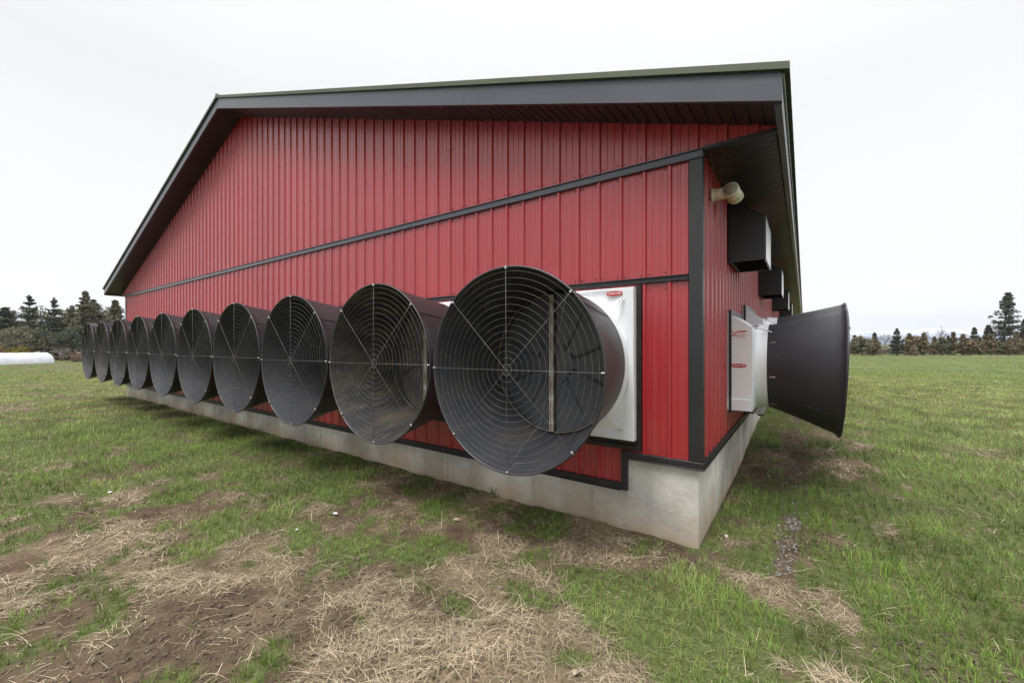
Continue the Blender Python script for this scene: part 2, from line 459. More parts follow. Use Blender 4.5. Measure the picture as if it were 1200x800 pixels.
def build_ground():
    nr, na = 560, 620
    r = 0.25 * np.exp(np.linspace(0, math.log(9000 / 0.25), nr))
    a = np.linspace(0, 2 * math.pi, na, endpoint=False)
    RR, AA = np.meshgrid(r, a, indexing='ij')
    X = CAM[0] + RR * np.cos(AA); Y = CAM[1] + RR * np.sin(AA)
    Z = ground_z(X, Y)
    V = np.stack([X.ravel(), Y.ravel(), Z.ravel()], 1)
    i = np.arange(nr - 1)[:, None] * na; j = np.arange(na)[None, :]; k = (j + 1) % na
    F = np.stack([(i + j).ravel(), (i + na + j).ravel(), (i + na + k).ravel(), (i + k).ravel()], 1)
    c = cover(X.ravel(), Y.ravel())
    V = np.vstack([V, [[CAM[0], CAM[1], 0]]])
    col = np.ones((len(V), 4)); col[:-1, :3] = c; col[-1, :3] = (1, 0, 0)
    m = mat('field_soil_and_turf', (0.1, 0.08, 0.05), 0.95, spec=0.2)
    at = N(m, "ShaderNodeAttribute"); at.attribute_name = 'tint'
    sp = N(m, "ShaderNodeSeparateColor"); L(m, at.outputs['Color'], sp.inputs[0])
    n1 = noise_node(m, 9, 7); n2 = noise_node(m, 60, 5); n3 = noise_node(m, 0.35, 6)
    soil = ramp(m, n1.outputs[0], 0.3, 0.7, (0.055, 0.037, 0.024), (0.125, 0.088, 0.058)).outputs[0]
    straw = ramp(m, n2.outputs[0], 0.3, 0.7, (0.11, 0.082, 0.05), (0.24, 0.19, 0.125)).outputs[0]
    near_g = ramp(m, n2.outputs[0], 0.3, 0.7, (0.055, 0.070, 0.024), (0.125, 0.145, 0.048)).outputs[0]
    n5 = noise_node(m, 1.4, 8)
    far_a = ramp(m, n3.outputs[0], 0.3, 0.7, (0.080, 0.120, 0.032), (0.130, 0.155, 0.052)).outputs[0]
    far_g = mixc(m, ramp(m, n5.outputs[0], 0.4, 0.7, (0, 0, 0), (.6,) * 3).outputs[0], far_a, (0.12, 0.115, 0.05))
    g = N(m, "ShaderNodeNewGeometry")
    ln = N(m, "ShaderNodeVectorMath", operation='LENGTH'); L(m, g.outputs['Position'], ln.inputs[0])
    mrn = N(m, "ShaderNodeMapRange"); mrn.inputs[1].default_value = 10; mrn.inputs[2].default_value = 60
    L(m, ln.outputs['Value'], mrn.inputs[0])
    green = mixc(m, mrn.outputs[0], near_g, far_g)
    c1 = mixc(m, sp.outputs[1], soil, straw)
    gr = ramp(m, sp.outputs[0], 0.3, 0.9, (0, 0, 0), (1, 1, 1))
    c2 = mixc(m, gr.outputs[0], c1, green)
    L(m, c2, bsdf(m).inputs['Base Color'])
    bump(m, n2.outputs[0], 0.8, 0.02)
    o = np_mesh('ground', V, F, m, True, col)
    # close the small hole under the photographer
    tag(o, kind='structure')
    return o
build_ground()

def blade_mat(name, rough=0.55, trans=0.25):
    m = mat(name, (0.08, 0.12, 0.03), rough, spec=0.35)
    at = N(m, "ShaderNodeAttribute"); at.attribute_name = 'tint'
    L(m, at.outputs['Color'], bsdf(m).inputs['Base Color'])
    tr = N(m, "ShaderNodeBsdfTranslucent"); L(m, at.outputs['Color'], tr.inputs[0])
    mxs = N(m, "ShaderNodeMixShader"); mxs.inputs[0].default_value = trans
    L(m, bsdf(m).outputs[0], mxs.inputs[1]); L(m, tr.outputs[0], mxs.inputs[2])
    L(m, mxs.outputs[0], m.node_tree.nodes['Material Output'].inputs['Surface'])
    return m

def in_barn(x, y):
    return (x < 0.02) & (x > -18.6) & (y > -0.02) & (y < 40)

def scatter(n, dmax, power, ref):
    """random ground points, denser near the camera spot (level of detail), all round the visible quarter"""
    # pdf over radius ~ r * min(1,(ref/r)^power)
    rr = np.linspace(1.2, dmax, 4000)
    pdf = rr * np.minimum(1, (ref / rr) ** power)
    cdf = np.cumsum(pdf); cdf /= cdf[-1]
    d = np.interp(rng.random(n), cdf, rr)
    mid = R(90 + YAW)
    a = mid + (rng.random(n) - .5) * R(136)
    x = CAM[0] + d * np.cos(a); y = CAM[1] + d * np.sin(a)
    ok = ~in_barn(x, y)
    return x[ok], y[ok], d[ok]

def ribbons(x, y, z, azim, lean, length, width, droop, seg, colr, name, mtl):
    """curved tapering blades. lean: angle from vertical at the root; droop: extra angle at the tip"""
    n = len(x)
    dx, dy = np.cos(azim), np.sin(azim)
    sxv = -dy; syv = dx
    pts = []; cx, cy, cz = x.copy(), y.copy(), z.copy()
    pts.append((cx, cy, cz))
    for i in range(seg):
        ang = lean + droop * (i + .5) / seg
        st = length / seg
        cx = cx + dx * np.sin(ang) * st; cy = cy + dy * np.sin(ang) * st; cz = cz + np.cos(ang) * st
        pts.append((cx, cy, cz))
    vs = []
    for i, (a, b, c) in enumerate(pts[:-1]):
        wdt = width * (1 - 0.55 * i / seg) * .5
        vs.append(np.stack([a - sxv * wdt, b - syv * wdt, c], 1)); vs.append(np.stack([a + sxv * wdt, b + syv * wdt, c], 1))
    vs.append(np.stack(pts[-1], 1))
    k = len(vs)
    V = np.stack(vs, 1).reshape(-1, 3)
    base = (np.arange(n) * k)[:, None]
    tris = []
    for i in range(seg - 1):
        tris += [[2 * i, 2 * i + 1, 2 * i + 3], [2 * i, 2 * i + 3, 2 * i + 2]]
    tris.append([2 * seg - 2, 2 * seg - 1, 2 * seg])
    F = (base[:, :, None] + np.array(tris)[None]).reshape(-1, 3)
    C = np.ones((n, k, 4)); C[:, :, :3] = colr[:, None, :]
    return np_mesh(name, V, F, mtl, False, C.reshape(-1, 4))

GRASSM = blade_mat('grass_blades', 0.5, 0.3)
STRAWM = blade_mat('straw_blades', 0.6, 0.12)

def grass():
    x, y, d = scatter(980000, 85, 1.6, 3.2)
    c = cover(x, y)
    keep = rng.random(len(x)) < np.clip(c[:, 0] * 1.5 - 0.10, 0.05, 1)
    fade = rng.random(len(x)) < 1 - .97 * sstep(45, 85, d)
    keep &= fade
    x, y, d, c = x[keep], y[keep], d[keep], c[keep]
    # tufting: pull blades towards tuft centres
    q = 0.11
    hx = noise2(np.floor(x / q) * 7.31, np.floor(y / q) * 3.17, 5); hy = noise2(np.floor(x / q) * 2.71, np.floor(y / q) * 9.7, 6)
    tx = (np.floor(x / q) + hx) * q; ty = (np.floor(y / q) + hy) * q
    pull = 0.34 * (d < 9)
    x = x + (tx - x) * pull; y = y + (ty - y) * pull
    ok = ~in_barn(x, y); x, y, d, c = x[ok], y[ok], d[ok], c[ok]
    n = len(x); sc_ = np.clip(d / 3.2, 1, 9)
    tall = fbm(x * 1.3, y * 1.3, 83, 3)
    tall = tall + 0.8 * (fbm(x * 4.5, y * 4.5, 87, 2) - .5)
    ln = (0.030 + 0.052 * rng.random(n)) * (0.5 + 1.1 * tall) * (0.55 + 0.65 * c[:, 0]) * np.minimum(sc_ ** 0.12, 1.3)
    wd = (0.0021 + 0.0018 * rng.random(n)) * sc_ ** 0.78
    lean = rng.random(n) * 0.75; droop = rng.random(n) * 1.1
    t = rng.random(n)[:, None]; u = fbm(x * .9, y * .9, 91, 3)[:, None]
    g0 = np.array([0.085, 0.160, 0.026]); g1 = np.array([0.220, 0.345, 0.054]); g2 = np.array([0.34, 0.385, 0.125])
    col = g0 + (g1 - g0) * t
    col = col + (g2 - col) * np.clip((u - .45) * 1.6, 0, .8)
    col = col + (g2 * 1.05 - col) * np.clip((d[:, None] - 8) / 14, 0, .6)
    col = col * (0.55 + 0.9 * sstep(.25, .75, fbm(x * 2.3, y * 2.3, 151, 4)))[:, None] * np.array([1, .97, 1.08])
    dead = (rng.random(n) < 0.17)[:, None]
    col = np.where(dead, np.array([0.26, 0.21, 0.11]) * (0.6 + .6 * t), col)
    z = ground_z(x, y) - 0.005
    o = ribbons(x, y, z, rng.random(n) * 6.283, lean, ln, wd, droop, 2, col, 'grass', GRASSM)
    tag(o, 'short patchy green grass covering the yard and field', 'grass', kind='stuff')
    print('grass blades', n)

def straw():
    x, y, d = scatter(460000, 22, 1.7, 3.0)
    c = cover(x, y)
    keep = rng.random(len(x)) < np.clip((c[:, 1] * 1.0 + 0.14 * c[:, 2] - .10) * (.10 + 1.25 * sstep(.40, .60, fbm(x * 6, y * 6, 149, 4))), 0.04, 1)
    x, y, d, c = x[keep], y[keep], d[keep], c[keep]
    n = len(x); sc_ = np.clip(d / 3.0, 1, 7)
    ln = (0.035 + 0.15 * rng.random(n) ** 1.8)
    wd = (0.0017 + 0.0026 * rng.random(n) ** 2) * sc_ ** 0.75
    flow = fbm(x * .8, y * .8, 101, 3) * 12.0
    az = flow + rng.normal(0, 1.1, n)
    lean = 1.36 + rng.normal(0, 0.13, n); droop = 0.25 + rng.random(n) * 0.5
    upr = rng.random(n) < 0.06
    lean = np.where(upr, 0.5 + rng.random(n) * .6, lean)
    t = (rng.random(n) ** 1.5)[:, None]
    a0 = np.array([0.20, 0.155, 0.095]); a1 = np.array([0.68, 0.58, 0.41])
    col = a0 + (a1 - a0) * t
    u = fbm(x * 2.5, y * 2.5, 113, 3)[:, None]
    col = col * (0.7 + 0.6 * u)
    z = ground_z(x, y) + 0.004 + 0.035 * rng.random(n) * np.clip(c[:, 1] * 1.6 - .4, 0, 1)
    ex = x + np.cos(az) * ln; ey = y + np.sin(az) * ln
    ok = ~in_barn(ex, ey) & ~in_barn(x, y)
    o = ribbons(x[ok], y[ok], z[ok], az[ok], lean[ok], ln[ok], wd[ok], droop[ok], 3, col[ok], 'straw', STRAWM)
    tag(o, 'dry pale cut grass lying in loose mats over the soil', 'straw', kind='stuff')
    print('straw', ok.sum())

def gravel():
    V = []; F = []; C = []
    base = np.array([[0, 0, 1], [1, 0, .1], [0, 1, 0], [-1, 0, 0], [0, -1, .1], [0, 0, -1]], float)
    fs = [(0, 1, 2), (0, 2, 3), (0, 3, 4), (0, 4, 1), (5, 2, 1), (5, 3, 2), (5, 4, 3), (5, 1, 4)]
    spots = []
    for (a, b, wd_, n) in (((931, 606), (916, 672), .045, 300), ((936, 478), (932, 545), .08, 520), ((932, 545), (931, 606), .05, 120)):
        A = P(*a); B = P(*b)
        for _ in range(n):
            t = random.random(); p = A.lerp(B, t)
            spots.append((p.x + random.gauss(0, wd_), p.y + random.gauss(0, wd_), random.uniform(.005, .014)))
    for _ in range(6000):          # clods and grit on the bare soil
        px, py, r, k = random.choice(SOB); p = P(px, py)
        spots.append((p.x + random.gauss(0, r * .8), p.y + random.gauss(0, r * .8), -random.choice((random.uniform(.003, .010), random.uniform(.006, .020)))))
    for (x, y, s) in spots:
        if -18.6 < x < 0.04 and y > -.04: continue
        dark = s < 0; s = abs(s)
        M_ = np.array(Euler((random.random() * 6, random.random() * 6, random.random() * 6)).to_matrix())
        v = (base * (0.7 + 0.6 * np.random.default_rng(len(V)).random((6, 1)))) @ M_.T * s * np.array([1, 1, .7])
        z = float(ground_z(x, y)); b0 = len(V) * 6
        V.append(v + [x, y, z + s * .3]); F += [tuple(b0 + i for i in f) for f in fs]
        g = random.uniform(.08, .13) if dark else random.uniform(.10, .34)
        c = [g, g * (.75 if dark else .97), g * (.52 if dark else .93), 1]
        C += [c] * 6
    m = blade_mat('gravel_stone', 0.85, 0.0)
    o = np_mesh('gravel', np.vstack(V), np.array(F), m, False, np.array(C))
    tag(o, 'pale grey gravel and soil crumbs scattered along the drip line and bare patches', 'gravel', kind='stuff')

def field_grass():
    n = 260000
    rr = 38 + 150 * rng.random(n) ** 1.15
    a = R(90 + YAW) + (rng.random(n) - .5) * R(130)
    x = CAM[0] + rr * np.cos(a); y = CAM[1] + rr * np.sin(a)
    ok = ~in_barn(x, y) & (fbm(x * .25, y * .25, 131, 4) > .34)
    x, y, rr = x[ok], y[ok], rr[ok]; n = len(x)
    t = rng.random(n)[:, None]; u = fbm(x * .12, y * .12, 137, 4)[:, None]
    col = np.array([.11, .175, .035]) + (np.array([.25, .32, .09]) - np.array([.11, .175, .035])) * t
    col = col + (np.array([.30, .29, .12]) - col) * np.clip((u - .42) * 2.2, 0, .8)
    o = ribbons(x, y, ground_z(x, y) - .01, rng.random(n) * 6.28, rng.random(n) * .7, .07 + .07 * rng.random(n), .0011 * rr, rng.random(n), 2, col, 'field_grass', GRASSM)
    tag(o, 'longer grass out on the open field towards the tree lines', 'grass', kind='stuff')

grass(); straw(); gravel(); field_grass()

# ------------------------------------------------------------------ barn
W = 18.45; BL = 27.0; EAVE = 0.62; GOV = 0.45
XA = -W / 2
def H(x): return 6.95 - 0.326 * abs(x - XA)
barn = empty('metal_barn', (0, 0, 0))
tag(barn, 'red ribbed metal livestock barn with charcoal trim on a concrete footing', 'barn')

# ribbed sheet profile, one 9 inch repeat (offset along wall, height out of wall)
PITCH = 0.2286
PROF = [(0, 0), (.012, .021), (.034, .021), (.046, 0), (.088, 0), (.094, .0045), (.108, .0045), (.114, 0), (.158, 0), (.164, .0045), (.178, .0045), (.184, 0)]
def profile(s0, s1):
    pts = []
    k0 = int(math.floor(s0 / PITCH)) - 1
    s = k0
    while s * PITCH < s1 + PITCH:
        for (u, h) in PROF: pts.append((s * PITCH + u, h))
        s += 1
    def hat(t):
        for (a, ha), (b, hb) in zip(pts, pts[1:]):
            if a <= t <= b: return ha + (hb - ha) * (t - a) / (b - a)
        return 0
    r = [(s0, hat(s0))] + [p for p in pts if s0 < p[0] < s1] + [(s1, hat(s1))]
    return r
def sheet(mb, fn, s0, s1, lo, hi):
    """fn(s, h, z) -> point"""
    pr = profile(s0, s1); vs = []; fs = []
    for (s, h) in pr:
        a, b = lo(s), hi(s)
        vs += [fn(s, h, a), fn(s, h, max(a + .0005, b))]
    for i in range(len(pr) - 1):
        if hi(pr[i][0]) <= lo(pr[i][0]) and hi(pr[i + 1][0]) <= lo(pr[i + 1][0]): continue
        fs.append((2 * i, 2 * i + 1, 2 * i + 3, 2 * i + 2))
    mb.quad_add(vs, fs)
gab = lambda s, h, z: (-s, -h, z)
STEP = 0.64
mb = MB()
sheet(mb, gab, 0.0, STEP, lambda s: .72, lambda s: 3.44)
sheet(mb, gab, STEP, W, lambda s: .41, lambda s: 3.44)
o = mb.build('lower_gable_siding', RED, barn)
mb = MB()
sheet(mb, gab, 0.0, W, lambda s: 3.44, lambda s: H(-s) - .232)
sheet(mb, gab, -.60, 0.0, lambda s: 3.50, lambda s: H(-s) - .232)
sheet(mb, gab, W, W + .60, lambda s: 3.50, lambda s: H(-s) - .232)
mb.build('upper_gable_siding', RED, barn)
mb = MB()
sheet(mb, lambda s, h, z: (h, s, z), 0.0, BL, lambda s: .70, lambda s: 3.50)
mb.build('side_siding', RED, barn)
mb = MB()
sheet(mb, lambda s, h, z: (-W - h, s, z), 0.0, BL, lambda s: .39, lambda s: 3.50)
mb.build('side_siding', RED, barn)
mb = MB()
sheet(mb, lambda s, h, z: (-s, BL + h, z), 0.0, W, lambda s: .39, lambda s: H(-s) - .2)
mb.build('rear_siding', RED, barn)

# concrete footing
mb = MB()
G = 0.012
mb.v += []
def prism_xz(mb, pts, y0, y1):
    n = len(pts)
    vs = [(x, y0, z) for x, z in pts] + [(x, y1, z) for x, z in pts]
    fs = [tuple(range(n)), tuple(range(2 * n - 1, n - 1, -1))]
    for i in range(n):
        j = (i + 1) % n; fs.append((i, i + n, j + n, j))
    mb.quad_add(vs, fs)
prism_xz(mb, [(-W + G, -.6), (-G, -.6), (-G, .69), (-STEP, .69), (-STEP, .38), (-W + G, .38)], G, .22)
mb.bbox(-.22, -G, .2205, BL, -.6, .69, .006)
mb.box(-W + G, -W + .22, .2205, BL, -.6, .38)
mb.box(-W + .2205, -.2205, BL - .2, BL, -.6, .38)
mb.build('footing', CONC, barn)
# form joints in the pour
JM = var_mat('joint_grout', (.2, .19, .17), (.28, .26, .24), 8, (.9, .95))
for t in (1.02, 3.05, 6.1, 9.15, 12.2, 15.2):
    mb = MB(); mb.box(-t - .003, -t + .003, G - .002, G + .01, -.3, .378); mb.build('pour_joint', JM, barn)
for y in (3.2, 6.4, 9.6, 12.8):
    mb = MB(); mb.box(-G - .01, -G + .002, y - .003, y + .003, -.3, .688); mb.build('pour_joint', JM, barn)

# base trim : black angle with a kicked drip edge
mb = MB()
mb.bbox(-W, -STEP - .058, -.034, .006, .385, .45, .004)
mb.bbox(-W, -STEP - .062, -.046, .004, .376, .388, .003)
mb.bbox(-STEP - .060, -STEP, -.036, .006, .383, .762, .004)
mb.bbox(-STEP + .001, .034, -.034, .006, .70, .758, .004)
mb.bbox(-STEP + .001, .046, -.046, .004, .69, .702, .003)
mb.bbox(-.005, .034, .0065, BL, .70, .758, .004)
mb.bbox(-.005, .046, .0045, BL, .69, .702, .003)
mb.build('base_trim', BLACKT, barn)
# corner posts
mb = MB()
mb.bbox(-.085, .030, -.030, .001, .760, 3.405, .004)
mb.bbox(.0005, .0305, .002, .055, .760, 3.497, .004)
mb.build('corner_trim', CORNER, barn)
mb = MB()
mb.bbox(-W - .03, -W + .10, -.030, .001, .45, 3.405, .004)
mb.build('corner_trim', CHAR, barn)
# belt trim across gable at eave height
mb = MB()
mb.bbox(-W - .03, .034, -.040, .002, 3.407, 3.470, .005)
mb.bbox(-W - .03, .034, -.052, .002, 3.471, 3.482, .003)
mb.build('belt_trim', CHAR, barn)
# header trim over the fans
mb = MB()
mb.bbox(-W + .1, -.0855, -.032, .002, 2.355, 2.398, .004)
mb.bbox(-W + .1, -.0855, -.046, .002, 2.3985, 2.408, .002)
mb.build('header_trim', BLACKT, barn)

# soffits
def plank(mb, fn, s0, s1, pitch=.1016, depth=.008):
    """folded soffit: flats with V grooves; fn(s, d, e) e in 0/1 along the plank, d upward depth"""
    vs = []; fs = []; s = s0; pr = []
    while s < s1:
        pr += [(s, 0), (s + pitch - .014, 0), (s + pitch - .011, depth), (s + pitch - .003, depth)]
        s += pitch
    for (s, d) in pr: vs += [fn(s, d, 0), fn(s, d, 1)]
    for i in range(len(pr) - 1): fs.append((2 * i, 2 * i + 1, 2 * i + 3, 2 * i + 2))
    mb.quad_add(vs, fs)
mb = MB()
plank(mb, lambda s, d, e: (-s, -GOV + .02 if e == 0 else 0.0, H(-s) - .236 + d), -.59, -XA)
plank(mb, lambda s, d, e: (-s, -GOV + .02 if e == 0 else 0.0, H(-s) - .236 + d), -XA, W + .59)
mb.build('rake_soffit', SOFF, barn)
mb = MB()
plank(mb, lambda s, d, e: (0.0 if e == 0 else EAVE - .06, s, 3.50 + d), 0.02, BL)
mb.build('eave_soffit', SOFF, barn)
mb = MB()
plank(mb, lambda s, d, e: (-W if e == 0 else -W - EAVE + .06, s, 3.50 + d), 0.02, BL)
mb.build('eave_soffit', SOFF, barn)
mb = MB()   # return trims
mb.bbox(.036, EAVE - .04, -.028, .018, 3.468, 3.500, .003)
mb.build('soffit_trim', BLACKT, barn); mb = MB()
mb.bbox(-W - EAVE + .04, -W - .032, -.028, .018, 3.468, 3.500, .003)
mb.build('soffit_trim', BLACKT, barn)

# rake fascia (with lap seams), eave fascia, gutter lip, roof
def slanted(mb, xa, xb, y0, y1, dtop, dbot):
    vs = []
    for x in (xa, xb):
        for y in (y0, y1):
            vs += [(x, y, H(x) - dtop), (x, y, H(x) - dbot)]
    mb.quad_add(vs, [(0, 4, 5, 1), (2, 3, 7, 6), (0, 2, 6, 4), (1, 5, 7, 3), (0, 1, 3, 2), (4, 6, 7, 5)])
cuts = [EAVE, -2.35, -5.4, -8.2, XA]
for side in (0, 1):
    for i in range(len(cuts) - 1):
        a, b = cuts[i], cuts[i + 1]
        if side: a, b = 2 * XA - a, 2 * XA - b
        off = .0015 * (i % 2); g = .0015 if b < a else -.0015
        mb = MB()
        slanted(mb, a, b + g, -GOV - off, -GOV + .03, .046, .255)
        slanted(mb, a, b + g, -GOV - .008 - off, -GOV - .0015 - off, .243, .256)
        mb.build('rake_fascia', CHAR, barn)
mb = MB()
mb.bbox(EAVE - .05, EAVE - .002, -GOV + .031, BL + .4, 3.478, H(EAVE) - .05, .004)
mb.build('eave_fascia', CHAR, barn)
mb = MB()
mb.bbox(-W - EAVE + .002, -W - EAVE + .05, -GOV + .031, BL + .4, 3.478, H(EAVE) - .05, .004)
mb.build('eave_fascia', CHAR, barn)
mb = MB()
mb.tube([(EAVE + .006, -GOV + .01, H(EAVE) - .065), (EAVE + .006, BL + .4, H(EAVE) - .065)], .008, 8)
mb.build('drip_edge', var_mat('drip_edge_sheen', (.30, .31, .34), (.4, .41, .44), 2, (.3, .45)), barn)  # pale colour stands for light caught along the eave edge
def roof_side(xs, xe, name):
    y0, y1 = -GOV - .02, BL + .45
    pr = profile(y0, y1)
    mb = MB(); vs = []; fs = []
    for dz in (0, -.006):
        for (s, h) in pr:
            for x in (xs, xe):
                vs.append((x, s, H(x) - .022 + h * 1.25 + dz))
    n = len(pr)
    for i in range(n - 1):
        fs.append((2 * i, 2 * i + 1, 2 * i + 3, 2 * i + 2))
        b = 2 * n
        fs.append((b + 2 * i, b + 2 * i + 2, b + 2 * i + 3, b + 2 * i + 1))
        fs.append((2 * i + 1, b + 2 * i + 1, b + 2 * i + 3, 2 * i + 3))
    mb.quad_add(vs, fs)
    # rake flashing
    slanted(mb, xs, xe, y0 - .012, y0 + .06, -.006, .046)
    return mb.build(name, GREEN, barn)
roof_side(XA, EAVE + .045, 'roof_panels')
roof_side(XA, -W - EAVE - .045, 'roof_panels')
mb = MB()
mb.tube([(XA, -GOV - .03, H(XA) + .0), (XA, BL + .45, H(XA))], .05, 8)
mb.build('ridge_cap', GREEN, barn)

# screws in rows along the girts
mb = MB()
def screw(mb, p, n, r=.0065):
    p = Vector(p); n = Vector(n)
    a = n.cross(Vector((0, 0, 1))).normalized(); b = Vector((0, 0, 1))
    ring = lambda rr, d: [p + n * d + (a * math.cos(k * math.pi / 3) + b * math.sin(k * math.pi / 3)) * rr for k in range(6)]
    mb.loft([ring(r * 1.3, 0), ring(r * 1.3, .002), ring(r, .0025), ring(r * .8, .006)], cap1=True, smooth=False)
def screw_row(zf, s0, s1):
    k = int(s0 / PITCH) + 1
    while k * PITCH < s1:
        for off in (.062, .212) if k % 4 else (.062, .200, .222):
            s = k * PITCH + off
            z = zf(s) + random.uniform(-.006, .006)
            if z and 0.1 < s < W - .1: screw(mb, (-s, -.001, z), (0, -1, 0))
        k += 1
screw_row(lambda s: 3.38, 0, W); screw_row(lambda s: 3.53, 0, W - .1)
screw_row(lambda s: 2.44, 0, W); screw_row(lambda s: 2.30, 0, .35); screw_row(lambda s: .80 if s < STEP else .49, 0, W)
screw_row(lambda s: 1.60, 0, .40)
for hz in (4.3, 5.2, 6.1):
    half = (H(XA) - .4 - hz) / .326
    screw_row(lambda s: hz, W / 2 - half, W / 2 + half)
screw_row(lambda s: H(-s) - .30, .3, W - .3)
for zz in (.82, 1.6, 2.5, 3.38):
    k = 0
    while k * PITCH < 16:
        screw(mb, (.001, k * PITCH + .066, zz), (1, 0, 0)); k += 1
so = mb.build('screw_heads', SCREW, barn); so['kind'] = 'stuff'

# ------------------------------------------------------------------ text helper
def text_mesh(txt, size, mtl, name, parent, M, depth=.0008):
    cu = bpy.data.curves.new(name, 'FONT'); cu.body = txt; cu.size = size; cu.extrude = depth
    cu.align_x = 'CENTER'; cu.align_y = 'CENTER'; cu.offset = size * .015
    tmp = bpy.data.objects.new('tmp', cu); COL.objects.link(tmp)
    bpy.context.view_layer.update()
    me = bpy.data.meshes.new_from_object(tmp.evaluated_get(bpy.context.evaluated_depsgraph_get()))
    bpy.data.objects.remove(tmp)
    me.transform(M)
    me.materials.clear(); me.materials.append(mtl)
    o = bpy.data.objects.new(name, me); COL.objects.link(o); o.parent = parent
    return o

def hexbadge(mb, cx, cz, w_, h_, fn, t0, t1):
    """elongated badge, taller in the middle"""
    pts = [(-.5, -.28), (-.46, -.36), (-.05, -.5), (.05, -.5), (.46, -.36), (.5, -.28), (.5, .28), (.46, .36), (.05, .5), (-.05, .5), (-.46, .36), (-.5, .28)]
    a = [fn(cx + u * w_, cz + v * h_, t0) for u, v in pts]; b = [fn(cx + u * w_, cz + v * h_, t1) for u, v in pts]
    n = len(pts)
    mb.quad_add(a + b, [tuple(range(n)), tuple(range(2 * n - 1, n - 1, -1))] + [(i, i + n, (i + 1) % n + n, (i + 1) % n) for i in range(n)])

# ------------------------------------------------------------------ exhaust fans
def sq(hw, zt, zb, y, n=64, rc=.05, pw=9):
    """superellipse-ish rounded square ring in x,z at y"""
    r = []
    for k in range(n):
        a = 2 * math.pi * k / n 
        c, s = math.cos(a), math.sin(a)
        q = 1 / max(abs(c), abs(s)) if pw > 20 else (abs(c) ** pw + abs(s) ** pw) ** (-1 / pw)
        x = c * q * hw; z = s * q
        r.append(Vector((x, y, z * (zt if z > 0 else -zb))))
    return r
def circ(rad, y, n=64, cz=0):
    return [Vector((rad * math.cos(2 * math.pi * k / n ), y, cz + rad * math.sin(2 * math.pi * k / n ))) for k in range(n)]

